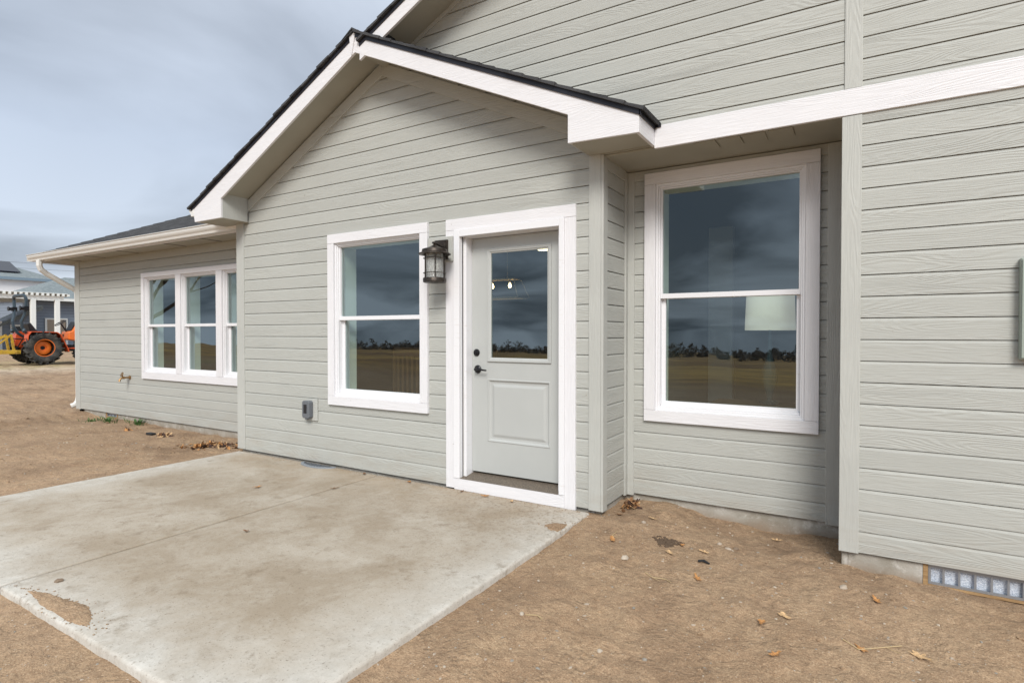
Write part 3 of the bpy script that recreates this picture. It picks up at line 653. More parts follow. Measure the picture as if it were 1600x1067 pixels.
# leaf with sunk panel and glazed light
X0,X1,Z0,Z1=-2.770,-1.930,.118,2.040; Y=.10
GX0,GX1,GZ0,GZ1=-2.612,-2.026,1.030,1.945
PX0,PX1,PZ0,PZ1=-2.614,-2.035,.375,.890
m=MB()
def rects(m,xs_,zs_,skip,y0,y1):
    for i in range(len(xs_)-1):
        for j in range(len(zs_)-1):
            cx,cz=(xs_[i]+xs_[i+1])/2,(zs_[j]+zs_[j+1])/2
            if any(s_[0]<cx<s_[1] and s_[2]<cz<s_[3] for s_ in skip): continue
            m.add([(xs_[i],y0,zs_[j]),(xs_[i+1],y0,zs_[j]),(xs_[i+1],y0,zs_[j+1]),(xs_[i],y0,zs_[j+1])],[(0,1,2,3)])
            m.add([(xs_[i],y1,zs_[j]),(xs_[i+1],y1,zs_[j]),(xs_[i+1],y1,zs_[j+1]),(xs_[i],y1,zs_[j+1])],[(3,2,1,0)])
g0=(GX0+.015,GX1-.015,GZ0+.015,GZ1-.015); p0=(PX0,PX1,PZ0,PZ1)
rects(m,sorted([X0,X1,g0[0],g0[1],PX0,PX1]),sorted([Z0,Z1,PZ0,PZ1,g0[2],g0[3]]),[g0,p0],Y,Y+.044)
for (a_,b_,c_,d_) in ((X0,X1,Z0,Z1),g0):
    m.add([(a_,Y,c_),(b_,Y,c_),(b_,Y,d_),(a_,Y,d_),(a_,Y+.044,c_),(b_,Y+.044,c_),(b_,Y+.044,d_),(a_,Y+.044,d_)],[(0,1,5,4),(1,2,6,5),(2,3,7,6),(3,0,4,7)])
# moulded panel: ovolo down, flat, raised field
def inset(r,k): return (r[0]+k,r[1]-k,r[2]+k,r[3]-k)
lv=[(0,0),(.006,-.0045),(.011,-.004),(.016,.004),(.024,.011),(.040,.012),(.060,.004),(.066,.003)]
prev=None
for k,dy_ in lv:
    r=inset(p0,k); o=len(m.v); m.v+=[Vector((r[0],Y+dy_,r[2])),Vector((r[1],Y+dy_,r[2])),Vector((r[1],Y+dy_,r[3])),Vector((r[0],Y+dy_,r[3]))]
    if prev is not None:
        for q in range(4): m.f.append((prev+q,prev+(q+1)%4,o+(q+1)%4,o+q))
    prev=o
m.f.append((prev,prev+1,prev+2,prev+3))
door=m.build('door',M_dr,house,label='grey painted entry door with half glass')
m=MB(); prev=None
for k,dy_ in [(0,0),(0,-.010),(.005,-.014),(.012,-.012),(.020,-.012),(.026,-.006),(.034,-.003),(.034,.012)]:
    r=inset((GX0,GX1,GZ0,GZ1),k); o=len(m.v); m.v+=[Vector((r[0],Y+dy_,r[2])),Vector((r[1],Y+dy_,r[2])),Vector((r[1],Y+dy_,r[3])),Vector((r[0],Y+dy_,r[3]))]
    if prev is not None:
        for q in range(4): m.f.append((prev+q,prev+(q+1)%4,o+(q+1)%4,o+q))
    prev=o
m.build('glass_frame',M_dr,door)
r=inset((GX0,GX1,GZ0,GZ1),.033); MB().add([(r[0],Y+.006,r[2]),(r[1],Y+.006,r[2]),(r[1],Y+.006,r[3]),(r[0],Y+.006,r[3])],[(0,1,2,3)]).build('door_pane',M_gl,door,keep=True)
RY=Matrix.Rotation(R(90),4,'X')
m=MB(); m.lathe([(0,.0),(.030,.0),(.030,.006),(.024,.014),(.014,.016),(.012,.022),(0,.022)],24,Matrix.Translation((-2.722,Y-.0005,1.102))@RY); m.build('deadbolt',M_blk,door,smooth=True)
m=MB(); m.lathe([(0,.0),(.034,.0),(.034,.006),(.028,.012),(.013,.016),(.011,.045),(0,.045)],24,Matrix.Translation((-2.71,Y-.0005,.965))@RY)
m.tube([(-2.71,Y-.045,.965),(-2.695,Y-.052,.966),(-2.66,Y-.054,.966),(-2.62,Y-.052,.962),(-2.595,Y-.050,.960)],[.011,.0095,.008,.007,.006],10); m.build('door_handle',M_blk,door,smooth=True)

# ---- rooms behind the glass
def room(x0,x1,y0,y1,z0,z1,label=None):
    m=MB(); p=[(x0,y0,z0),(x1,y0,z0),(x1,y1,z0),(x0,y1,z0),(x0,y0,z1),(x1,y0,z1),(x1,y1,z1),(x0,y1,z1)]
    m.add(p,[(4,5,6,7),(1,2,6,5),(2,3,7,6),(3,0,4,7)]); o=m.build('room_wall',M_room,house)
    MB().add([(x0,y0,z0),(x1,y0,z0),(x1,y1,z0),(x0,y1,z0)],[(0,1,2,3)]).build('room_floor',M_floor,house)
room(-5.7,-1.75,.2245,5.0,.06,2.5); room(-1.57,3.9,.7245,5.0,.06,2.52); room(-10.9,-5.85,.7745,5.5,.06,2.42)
# pale door casing and column in the room beyond the tall window
m=MB()
for x in (-2.0,-1.02): pass
m.box((-1.42,3.2,.06),(-1.28,3.3,2.5)); m.box((-1.55,3.2,.06),(-1.42,3.22,2.5)); m.build('interior_trim',M_vin,house)

# ================================================================ things on / near the house
# wall lantern
ln=empty('wall_lantern',(-2.97,-.03,1.95),'bronze cage wall lantern with water glass, hung left of the patio door','wall lantern')
MB().box((-3.125,-.043,1.852),(-2.862,-.0135,2.058)).build('mounting_block',M_tv,ln,bev=.003)
m=MB(); m.box((-3.040,-.062,1.868),(-2.905,-.0435,2.030)); m.box((-3.028,-.070,1.880),(-2.917,-.062,2.018)); m.build('back_plate',M_brz,ln,bev=.003)
lx,ly=-2.935,-.185
m=MB(); m.tube([(lx-.01,-.065,1.965),(lx-.005,-.11,1.972),(lx,-.16,1.984),(lx,ly-.02,1.986)],.011,8,sq=(1,.8)); m.tube([(lx-.01,-.07,1.945),(lx-.005,-.10,1.93),(lx,-.12,1.915)],.007,8); m.build('arm',M_brz,ln,smooth=True)
Ml=Matrix.Translation((lx,ly,0))
m=MB(); m.lathe([(.0,1.995),(.010,1.993),(.014,1.984),(.010,1.974),(.020,1.968),(.035,1.958),(.070,1.944),(.100,1.934),(.104,1.912),(.128,1.902),(.131,1.896),(.128,1.892),(.102,1.894),(.092,1.905),(.0,1.925)],32,Ml); m.build('roof_cap',M_brz,ln,smooth=True)
m=MB(); m.lathe([(0,1.668),(.085,1.668),(.094,1.674),(.094,1.700),(.090,1.706),(.076,1.708),(0,1.708)],32,Ml); m.build('base_ring',M_brz,ln,smooth=True)
m=MB()
for k in range(6):
    w=R(60*k+12); c_,s_=math.cos(w)*.086,math.sin(w)*.086
    m.tube([(lx+c_,ly+s_,1.700),(lx+c_,ly+s_,1.905)],.0048,6)
for z in (1.745,1.862): m.lathe([(.090,z-.003),(.093,z),(.090,z+.003),(.086,z)],32,Ml,close=True)
m.build('cage',M_brz,ln,smooth=True)
M_seed=bpy.data.materials.new('water_glass'); M_seed.use_nodes=True; g=NT(M_seed); b=g.b; b.inputs['Base Color'].default_value=(.86,.87,.85,1); b.inputs['Roughness'].default_value=.08; b.inputs['Transmission Weight'].default_value=.75; b.inputs['IOR'].default_value=1.3
nn=g.noise(g.mul(g.co.outputs['Object'],(60,60,26)),1,3,.5,1.2); g.set('Normal',g.bump(nn,1,.010))
m=MB(); m.lathe([(.070,1.706),(.0705,1.80),(.070,1.905),(.067,1.905),(.0675,1.80),(.067,1.706)],40,Ml,close=True); m.build('glass_cylinder',M_seed,ln,smooth=True)
m=MB(); m.lathe([(0,1.70),(.018,1.70),(.018,1.745),(.0,1.745)],16,Ml); m.lathe([(0,1.745),(.012,1.75),(.026,1.785),(.024,1.81),(.0,1.835)],16,Ml); m.build('bulb',mat('bulb_glass',(.8,.78,.72),.2),ln,smooth=True)

# outlet with weather cover
ot=empty('outlet_box',(-4.62,0,.5),'small grey weatherproof outlet cover on the siding under the window','outlet cover')
MB().box((-4.705,-.030,.405),(-4.53,-.012,.620)).build('mounting_block',M_th,ot,bev=.003)
M_gp=mat('grey_plastic',(.13,.14,.155),.45)
m=MB(); m.prism([(-4.690,-.0305,.445),(-4.690,-.0305,.585),(-4.675,-.0305,.60),(-4.60,-.0305,.60),(-4.585,-.0305,.585),(-4.585,-.0305,.445),(-4.60,-.0305,.43),(-4.675,-.0305,.43)],(0,-.05,0)); m.build('cover',M_gp,ot,bev=.006)
m=MB(); m.box((-4.665,-.0825,.478),(-4.62,-.0807,.565)); m.build('label_recess',M_blkp,ot,bev=.0005)
m=MB(); m.box((-4.655,-.070,.418),(-4.625,-.045,.43)); m.build('latch',M_gp,ot)

# hose faucet
M_brs=mat('aged_brass',(.36,.22,.10),.35,.8)
hf=empty('hose_faucet',(-9.35,.537,.605),'brass hose faucet sticking out of the far wing wall','faucet')
x,z=-9.35,.60
m=MB(); m.lathe([(0,0),(.03,0),(.03,.008),(.014,.012),(.013,.075),(.02,.078),(.02,.10),(0,.10)],14,Matrix.Translation((x,.535,z))@RY)
m.tube([(x,.445,z),(x,.415,z-.005),(x,.395,z-.03),(x,.390,z-.055)],[.016,.015,.013,.017],10); m.build('spout',M_brs,hf,smooth=True)
m=MB(); m.tube([(x,.44,z),(x,.44-.01,z+.045)],.007,8); m.lathe([(0,-.004),(.034,-.004),(.036,0),(.034,.004),(0,.004)],10,Matrix.Translation((x,.425,z+.05))@Matrix.Rotation(R(70),4,'X')); m.build('valve_wheel',M_brs,hf,smooth=True)

# electrical box cut by the right frame edge
eb=empty('meter_box',(.86,-.02,1.38),'flat grey green metal utility box on the siding at the right picture edge','utility box')
M_eb=mat('grey_green_enamel',(.30,.345,.30),.45)
MB().box((.672,-.060,1.132),(1.05,-.0125,1.636)).build('box_body',M_eb,eb,bev=.004)
MB().box((.676,-.068,1.14),(1.046,-.0605,1.628)).build('box_door',M_eb,eb,bev=.002)

# window-well ring let into the slab
m=MB(); M_ring=mat('grey_galvanised_well',(.30,.33,.37),.5,.4)
ptsO=[];ptsI=[]
for i in range(19):
    w=math.pi*(1+i/18)
    ptsO.append((-4.50+.235*math.cos(w),-.028+.118*math.sin(w))); ptsI.append((-4.50+.205*math.cos(w),-.028+.085*math.sin(w)))
for i in range(18):
    a,b,c,d=ptsO[i],ptsO[i+1],ptsI[i+1],ptsI[i]
    m.prism([(a[0],a[1],-.022),(b[0],b[1],-.022),(c[0],c[1],-.022),(d[0],d[1],-.022)],(0,0,.011))
wl=m.build('vent_well',M_ring,base=(-4.5,-.05,-.02),label='grey crescent shaped vent well rim set in the patio against the wall',cat='vent well')
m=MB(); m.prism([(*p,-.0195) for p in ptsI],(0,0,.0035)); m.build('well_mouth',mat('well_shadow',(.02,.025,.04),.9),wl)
m=MB()
for i in range(9): m.box((-4.66+.036*i,-.10,-.0155),(-4.65+.036*i,-.030,-.0115))
m.build('well_grille',M_galv,wl)

# inside: floor lamp, side table, chair, pendant, ceiling light
M_shade=mat('linen_shade',(.78,.72,.64),.9,em=(1,.88,.75),ems=.22)  # weak glow added in place of daylight falling on the linen
fl=empty('floor_lamp',(-.60,.98,.06),'lamp with a white drum shade standing inside the tall window','lamp')
Lm=Matrix.Translation((-.60,.98,0))
m=MB(); m.lathe([(.180,1.285),(.170,1.545),(.168,1.545),(.178,1.285)],36,Lm,close=True); m.build('lamp_shade',M_shade,fl,smooth=True)
m=MB(); m.lathe([(0,.72),(.07,.72),(.075,.735),(.02,.75),(.028,.80),(.055,.90),(.05,1.0),(.018,1.10),(.012,1.25),(.006,1.5),(0,1.5)],24,Lm); m.build('lamp_base',mat('blue_glass',(.02,.045,.06),.2),fl,smooth=True)
m=MB(); m.box((-1.02,.80,.69),(-.38,1.20,.718)); 
tb=m.build('side_table',mat('dark_wood',(.10,.06,.035),.4),bev=.004,base=(-.70,1.0,.06),label='small wooden table inside the tall window under the lamp',cat='table')
for x in (-.99,-.44):
    for y in (.83,1.14): MB().box((x,y,.062),(x+.035,y+.035,.69)).build('leg',tb.data.materials[0],tb)
M_ch=mat('dark_chair_wood',(.12,.065,.04),.45)
ch=empty('dining_chair',(-4.42,1.15,.06),'dark wooden slat back chair inside the window left of the door','chair')
cx,cy=-4.42,1.15
MB().box((cx-.21,cy,.48),(cx+.21,cy+.42,.51)).build('seat',M_ch,ch,bev=.006)
bk=MB(); bk.box((cx-.21,cy-.01,1.0),(cx+.21,cy+.015,1.10)); 
for i in range(5): bk.box((cx-.155+i*.07,cy-.003,.58),(cx-.125+i*.07,cy+.01,1.0))
bk.box((cx-.18,cy-.01,.54),(cx+.18,cy+.01,.58)); bk.build('backrest',M_ch,ch,bev=.003)
for x in (-.21,.18):
    MB().box((cx+x,cy-.012,.062),(cx+x+.03,cy+.018,1.0)).build('leg',M_ch,ch); MB().box((cx+x,cy+.39,.062),(cx+x+.03,cy+.42,.48)).build('leg',M_ch,ch)
M_glow=mat('lit_bulb',(1,.8,.5),.4,em=(1,.70,.34),ems=7)
M_cop=mat('pendant_metal',(.85,.66,.48),.5,.1)
pd=empty('pendant_lamp',(-3.05,1.75,1.85),'linear open frame pendant lamp with glowing bulbs seen through the door glass','pendant lamp')
px,py=-3.50,1.35
m=MB(); T=[(px-.42,py-.07,1.83),(px+.42,py-.07,1.83),(px+.42,py+.07,1.83),(px-.42,py+.07,1.83)]; B=[(px-.5,py-.12,1.63),(px+.5,py-.12,1.63),(px+.5,py+.12,1.63),(px-.5,py+.12,1.63)]
for i in range(4):
    m.tube([T[i],T[(i+1)%4]],.008,4); m.tube([B[i],B[(i+1)%4]],.009,4); m.tube([T[i],B[i]],.007,4)
m.tube([(px-.3,py,1.83),(px-.3,py,2.5)],.005,6); m.tube([(px+.3,py,1.83),(px+.3,py,2.5)],.005,6); m.tube([(px-.4,py,1.83),(px+.4,py,1.83)],.008,6)
m.build('lamp_frame',M_cop,pd)
for i in range(4):
    x=px-.33+.22*i
    MB().tube([(x,py,1.83),(x,py,1.795)],.008,8).build('socket',M_cop,pd)
    MB().lathe([(0,1.795),(.008,1.79),(.016,1.77),(.018,1.755),(.013,1.742),(0,1.736)],14,Matrix.Translation((x,py,0))).build('bulb',M_glow,pd,smooth=True)
cl=MB().lathe([(0,2.488),(.085,2.488),(.085,2.497),(0,2.497)],24,Matrix.Translation((-4.03,3.70,0))).build('ceiling_light',mat('lit_lens',(1,.9,.7),.4,em=(1,.80,.5),ems=3.5),label='round recessed ceiling light glowing at the top of the door glass',cat='ceiling light')

# ================================================================ tractor and implement
def local_empty(name,loc,rz,label,cat):
    o=empty(name,loc,label,cat); o.rotation_euler=(0,0,rz); LOCAL.add(o.name); return o
M_org=mat('tractor_orange',(.75,.17,.02),.38); g=NT(M_org); g.set('Base Color',g.mix(g.rng(g.noise(g.co.outputs['Object'],5,5,.6),.45,.75),(.78,.165,.02,1),(.55,.17,.06,1)))
M_rim=mat('rim_orange',(.80,.17,.015),.45)
M_red=mat('fender_red_orange',(.58,.085,.022),.4)
M_tyr=mat('tyre_rubber',(.022,.023,.024),.85); g=NT(M_tyr); g.set('Base Color',g.mix(g.rng(g.noise(g.co.outputs['Object'],6,5,.7),.42,.65),(.016,.017,.018,1),(.085,.075,.062,1)))
M_rops=mat('rops_steel',(.035,.055,.072),.4,.2)
M_yel=mat('implement_yellow',(.52,.33,.03),.5); g=NT(M_yel); g.set('Base Color',g.mix(g.rng(g.noise(g.co.outputs['Object'],8,5,.7),.5,.68),(.50,.31,.025,1),(.20,.09,.04,1)))
TZ=.235
tr=local_empty('tractor',(-23.15,4.22,TZ),R(89),'orange compact tractor with a roll bar and big lugged tyres behind the wing','tractor')
tr.location=(-23.70,4.30,TZ)
def wheel(cx,cy,r,w,rr,nl,side):
    Mx=Matrix.Translation((cx,cy,r))@Matrix.Rotation(R(-90*side),4,'X')   # lathe z -> outward
    m=MB(); h=w/2
    m.lathe([(rr,-h*.72),(rr+.03,-h*.85),(r*.80,-h),(r*.87,-h*.93),(r*.905,-h*.7),(r*.91,0),(r*.905,h*.7),(r*.87,h*.93),(r*.80,h),(rr+.03,h*.85),(rr,h*.72)],40,Mx,close=True)
    for i in range(nl):
        for sgn in (-1,1):
            w0=2*math.pi*(i+(.5 if sgn>0 else 0))/nl; d=.20
            def pp(rad,a,z): return Mx@Vector((rad*math.cos(a),rad*math.sin(a),z))
            a0,a1=w0,w0+.085; b0,b1=w0+d,w0+d+.085
            z0_,z1_=sgn*h*.02,sgn*h*1.02
            P=[pp(r*.90,b0,z0_),pp(r*.90,b1,z0_),pp(r*.90,a1,z1_),pp(r*.90,a0,z1_),pp(r*1.02,b0+.012,z0_),pp(r*1.02,b1-.012,z0_),pp(r*1.0,a1-.012,z1_),pp(r*1.0,a0+.012,z1_)]
            P+=[pp(r*.80,a1,z1_*1.04),pp(r*.80,a0,z1_*1.04)]
            m.add(P,[(0,1,5,4),(1,2,6,5),(3,0,4,7),(4,5,6,7),(7,6,8,9),(2,8,6),(3,7,9)])
    t=m.build('tyre',M_tyr,None,smooth=True); 
    m=MB(); m.lathe([(rr+.012,h*.74),(rr+.002,h*.78),(rr-.02,h*.70),(rr-.035,h*.45),(rr-.06,h*.15),(rr*.55,h*.02),(rr*.35,h*.05),(rr*.33,h*.25),(rr*.22,h*.28),(0,h*.28)],32,Mx); m.lathe([(rr+.012,h*.74),(rr,-h*.72),(rr-.02,-h*.72)],32,Mx)
    q=m.build('rim',M_rim,None,smooth=True)
    m=MB(); m.lathe([(0,h*.28),(rr*.20,h*.285),(rr*.18,h*.40),(0,h*.42)],16,Mx); u=m.build('hub',M_blk,None,smooth=True)
    for k in range(6):
        pass
    return t,q,u
def adopt(parent,*os):
    for o in os: o.parent=parent
for cy,side in ((-.60,1),(.60,-1)):
    t,q,u=wheel(0,cy,.535,.36,.285,18,side)
    adopt(tr,t); adopt(t,q,u); t.name='rear_tyre'
for cy,side in ((-.5,1),(.5,-1)):
    t,q,u=wheel(1.55,cy,.33,.22,.18,16,side); adopt(tr,t); adopt(t,q,u); t.name='front_tyre'
# fenders: curved plate over each rear wheel
for sgn in (-1,1):
    m=MB(); y0,y1=(-.70,-.36) if sgn<0 else (.36,.70)
    pr=[(-.46,.62),(-.42,.96),(-.34,1.08),(.36,1.06),(.47,.98),(.66,.52),(.70,.40)]
    top=[(x,z) for x,z in pr]; bot=[(x*(.965 if x>-.3 else .965),z-.025) for x,z in pr]
    m.prism([(x,y0,z) for x,z in top]+[(x,y0,z) for x,z in bot[::-1]],(0,y1-y0,0))
    ys=y1 if sgn<0 else y0
    m.prism([(x,ys-.006,z) for x,z in pr]+[(.30,ys-.006,.45),(-.25,ys-.006,.5)],(0,.012,0))
    m.build('fender',M_red,tr,bev=.006)
# body
m=MB(); m.box((-.28,-.20,.38),(.55,.20,.74)); m.box((.55,-.15,.40),(1.5,.15,.62)); m.box((1.35,-.28,.45),(2.05,.28,.58)); m.tube([(0,-.55,.535),(0,.55,.535)],.08,10); m.tube([(1.55,-.45,.33),(1.55,.45,.33)],.05,8); m.box((.62,-.42,.40),(.95,-.20,.47)); m.build('chassis',M_blk,tr,bev=.01)
m=MB(); m.box((.25,-.46,.48),(.98,.46,.52)); m.build('foot_platform',M_red,tr,bev=.005)
m=MB(); m.prism([(.82,-.30,.80),(.82,-.30,1.06),(.94,-.30,1.10),(1.12,-.30,1.42),(2.05,-.30,1.28),(2.15,-.30,1.0),(2.15,-.30,.68),(1.16,-.30,.74)],(0,.60,0)); m.build('hood',M_org,tr,bev=.03)
m=MB(); m.box((1.15,-.24,.55),(2.0,.24,.80)); m.tube([(1.2,-.27,.62),(1.45,-.28,.60),(1.6,-.27,.55)],.03,6); m.build('engine',M_blk,tr,bev=.01)
m=MB(); m.prism([(.90,-.2,1.11),(1.05,-.2,1.42),(1.11,-.2,1.43),(.98,-.2,1.11)],(0,.4,0)); m.build('dashboard',M_blkp,tr,bev=.01)
m=MB(); m.tube([(.90,0,1.0),(.70,0,1.36)],.025,8); Ms=Matrix.Translation((.695,0,1.375))@Matrix.Rotation(R(-32),4,'Y')
rg=[Ms@Vector((.185*math.cos(2*math.pi*k/20),.185*math.sin(2*math.pi*k/20),0)) for k in range(21)]; m.tube(rg,.014,6,cap=False)
for k in range(3): m.tube([Ms@Vector((0,0,0)),Ms@Vector((.185*math.cos(2.1*k),.185*math.sin(2.1*k),0))],.010,5)
m.build('steering_wheel',M_blkp,tr,smooth=True)
m=MB(); m.box((-.20,-.24,.84),(.28,.24,1.08)); m.prism([(-.20,-.24,.96),(-.30,-.24,1.34),(-.22,-.24,1.38),(-.02,-.24,1.08)],(0,.44,0)); m.build('seat',M_blkp,tr,bev=.03)
m=MB()
pt=[(-.14,-.36,.84),(-.36,-.36,1.0),(-.48,-.37,1.20),(-.50,-.39,1.40),(-.44,-.45,1.60),(-.41,-.50,1.85),(-.41,-.53,2.10)]
L_=pt+[(-.42,-.52,2.16),(-.43,-.47,2.22),(-.43,-.38,2.25)]
Rr=[(x,-y,z) for x,y,z in L_][::-1]
m.tube(L_+Rr,.058,8,sq=(1,.7)); m.build('roll_bar',M_rops,tr)
for y in (-.50,.50):
    m=MB(); m.tube([(-.40,y-.02,1.82),(-.56,y-.02,1.83)],.05,10); m.tube([(-.56,y-.02,1.83),(-.59,y-.02,1.83)],.075,12); m.box((-.48,y-.07,1.75),(-.35,y+.06,1.89)); m.build('roll_bar_hinge',M_blk,tr)
for y in (-.52,.52): MB().lathe([(0,0),(.07,0),(.075,.03),(.05,.06),(0,.07)],14,Matrix.Translation((-.46,y,1.10))@Matrix.Rotation(R(-90),4,'Y')).build('work_light',M_rops,tr,smooth=True)
m=MB(); m.tube([(.62,-.30,.52),(.66,-.30,.92)],.012,6); m.tube([(.66,-.30,.92),(.66,-.30,.98)],.022,6); m.tube([(.88,.12,1.0),(.90,.12,1.42)],.012,6); m.build('lever',M_blk,tr)
m=MB(); 
for y in (-.3,.3): m.tube([(-.10,y,.45),(-.62,y,.32)],.028,6); m.tube([(-.25,y,.85),(-.50,y,.36)],.016,6)
m.tube([(-.22,0,.80),(-.75,0,.86)],.02,6); m.build('three_point_hitch',M_blk,tr)
im=local_empty('box_blade',(-23.70,4.30,TZ),R(89),'yellow box blade frame hitched behind the orange tractor','implement')
m=MB(); m.box((-1.25,-.70,.36),(-.64,-.62,.46)); m.box((-1.25,.62,.36),(-.64,.70,.46)); m.box((-.72,-.70,.36),(-.62,.70,.47)); m.build('beam',M_yel,im,bev=.006)
for y in (-.26,.22):
    m=MB(); m.tube([(-.66,y,.44),(-.74,y,.98)],.045,4,sq=(1,.6)); m.tube([(-.74,y,.95),(-1.25,y,.48)],.035,4,sq=(1,.6)); m.tube([(-.74,y,.94),(-1.45,y,.74)],.028,4)
    m.build('mast',M_yel,im)
m=MB(); m.prism([(-1.30,-.72,.05),(-1.18,-.72,.08),(-1.22,-.72,.42),(-1.32,-.72,.45)],(0,1.44,0)); m.build('blade',mat('green_paint',(.06,.22,.16),.5),im,bev=.004)

# ================================================================ neighbours' houses
M_wsid=mat('white_vinyl_siding',(.88,.87,.88),.6); g=NT(M_wsid); sp=g.sep(g.co.outputs['Object']); fr_=g.math('FRACT',g.math('DIVIDE',sp.outputs[2],.20)); g.set('Normal',g.bump(fr_,.35,.012))
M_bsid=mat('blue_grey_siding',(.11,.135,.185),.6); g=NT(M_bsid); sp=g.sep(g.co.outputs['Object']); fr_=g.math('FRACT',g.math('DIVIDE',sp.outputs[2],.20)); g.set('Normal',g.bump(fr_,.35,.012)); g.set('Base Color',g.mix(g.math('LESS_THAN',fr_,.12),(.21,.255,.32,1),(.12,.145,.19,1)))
M_grf=mat('grey_shingle',(.17,.20,.21),.95); g=NT(M_grf); g.set('Base Color',g.mix(g.rng(g.noise(g.mul(g.co.outputs['Object'],(3,3,14)),1.5,4,.75),.35,.65),(.12,.145,.155,1),(.23,.26,.27,1)))
M_fas=mat('blue_grey_fascia',(.20,.27,.33),.6)
M_wpt=mat('white_paint',(.76,.78,.76),.5)
M_dk=mat('dark_window',(.02,.025,.03),.15)
wh=empty('white_house',(-66,10,0),'white two storey neighbour house with a grey hip roof and solar panels, far left','house')
MB().box((-71,-2,-.2),(-59.55,17.5,5.70)).build('wall',M_wsid,wh)
MB().box((-59.53,17.38,-.2),(-59.48,17.53,5.68)).build('corner_trim',M_wpt,wh)
m=MB(); e0=5.80; a=(-59.2,18.35,e0); b=(-71.8,18.35,e0); c=(-71.8,-3,e0); d=(-59.2,-3,e0); r1_=(-65.5,12.05,e0+2.75); r2_=(-65.5,3.3,e0+2.75)
m.add([a,b,c,d,r1_,r2_],[(0,1,4),(1,2,5,4),(2,3,5),(3,0,4,5),(0,3,2,1)]); rf=m.build('roof',M_grf,wh)
m=MB(); m.box((-59.28,-3,5.60),(-59.18,18.37,5.83)); m.box((-71.8,18.28,5.60),(-59.281,18.37,5.83)); m.build('fascia',M_fas,wh)
m=MB(); m.box((-59.54,-2.9,5.705),(-59.3,18.2,5.73)); m.build('soffit',M_wpt,wh)
M_sol=mat('solar_panel',(.012,.015,.028),.25,.2)
def onroof(X,Y_): return (X,Y_,e0+(-59.2-X)*2.75/6.3+.12)
for i in range(4):
    y1_=15.75-1.75*i
    m=MB(); m.prism([onroof(-60.1,y1_),onroof(-60.1,y1_-1.7),onroof(-62.4,y1_-1.7),onroof(-62.4,y1_-.0)],(0,0,.05)); m.build('solar_panel',M_sol,rf)
m=MB(); m.add([(-57,17.0,4.0),(-57,24,3.4),(-61.5,24,4.6),(-61.5,18.2,6.0),(-61.5,17,6.0),(-57,24,3.2),(-57,17,3.8)],[(0,1,2,3,4)]); 
m=MB(); m.prism([(-58.5,17.6,3.9),(-58.5,23.5,3.9),(-62.5,20.6,5.62),(-62.5,18.1,6.2),(-62.5,17.6,6.2)],(0,0,-.15)); m.build('lower_roof',M_grf,wh)
bh=empty('blue_house',(-52,15,0),'blue grey neighbour house with a grey roof and white trimmed door behind the tractor','house')
MB().box((-54,12.0,-.2),(-48,26,3.45)).build('wall',M_bsid,bh)
m=MB(); a=(-47.3,11.6,3.62); b=(-47.3,26.5,3.62); r1_=(-51.5,15.6,5.45); r2_=(-51.5,22.5,5.45); c=(-55.5,26.5,3.62); d=(-55.5,11.6,3.62)
m.add([a,b,c,d,r1_,r2_],[(0,1,5,4),(1,2,5),(2,3,4,5),(3,0,4),(0,3,2,1)]); m.build('roof',M_grf,bh)
m=MB(); m.box((-47.30,11.6,3.45),(-47.2,26.5,3.64)); m.build('gutter',M_wpt,bh)
# door with white frame
m=MB(); 
for p,q in (((-47.98,13.10,.2),(-47.93,13.22,2.28)),((-47.98,14.30,.2),(-47.93,14.42,2.28)),((-47.98,13.22,2.18),(-47.93,14.30,2.28))): m.box(p,q)
dd=m.build('door_trim',M_wpt,bh); MB().box((-47.985,13.22,.2),(-47.95,14.30,2.18)).build('door',mat('tan_door',(.33,.27,.21),.6),dd)
MB().box((-47.98,15.05,1.35),(-47.85,15.12,1.95)).build('downpipe',M_wpt,bh)
# lower wing on the left with a raking roof and a window
m=MB(); m.prism([(-46.5,6,-.2),(-46.5,12.1,-.2),(-46.5,12.1,2.95),(-46.5,10.5,2.0),(-46.5,6,-.1)],(-1.4,0,0)); m.build('side_wing_wall',M_bsid,bh)
m=MB(); m.prism([(-46.2,12.4,3.08),(-46.2,9.3,1.32),(-46.2,9.3,1.20),(-46.2,12.4,2.80)],(-2.4,0,0)); m.build('side_wing_roof',M_grf,bh)
m=MB(); z0_,z1_=.2,1.80
for p,q in (((-46.48,10.75,z0_),(-46.43,10.87,z1_)),((-46.48,11.75,z0_),(-46.43,11.87,z1_)),((-46.48,10.87,z1_-.12),(-46.43,11.75,z1_))): m.box(p,q)
wf=m.build('window',M_wpt,bh); MB().box((-46.485,10.87,z0_),(-46.46,11.75,z1_-.12)).build('pane',M_dk,wf)
MB().box((-46.40,10.10,-.2),(-46.25,10.28,2.0)).build('post',M_wpt,bh)
# pergola
pg=empty('pergola',(-44.5,9,.2),'white slatted patio cover on square posts between the neighbour houses','pergola')
y=2.0
while y<12.15:
    MB().box((-48.0,y,3.50),(-41.9,y+.11,3.64)).build('rafter',M_wpt,pg); y+=.26
MB().box((-42.2,2,3.27),(-42.05,12.0,3.495)).build('beam',M_wpt,pg)
MB().box((-47.8,2,3.27),(-47.65,12.0,3.495)).build('beam',M_wpt,pg)
MB().box((-48,2,3.645),(-41.95,12.15,3.675)).build('top_panel',M_wpt,pg)
for x,y in ((-42.22,11.55),(-42.22,6.0),(-45.9,11.55),(-42.22,10.35)): MB().box((x,y,.15),(x+.2,y+.24,3.265)).build('post',M_wpt,pg,bev=.01)

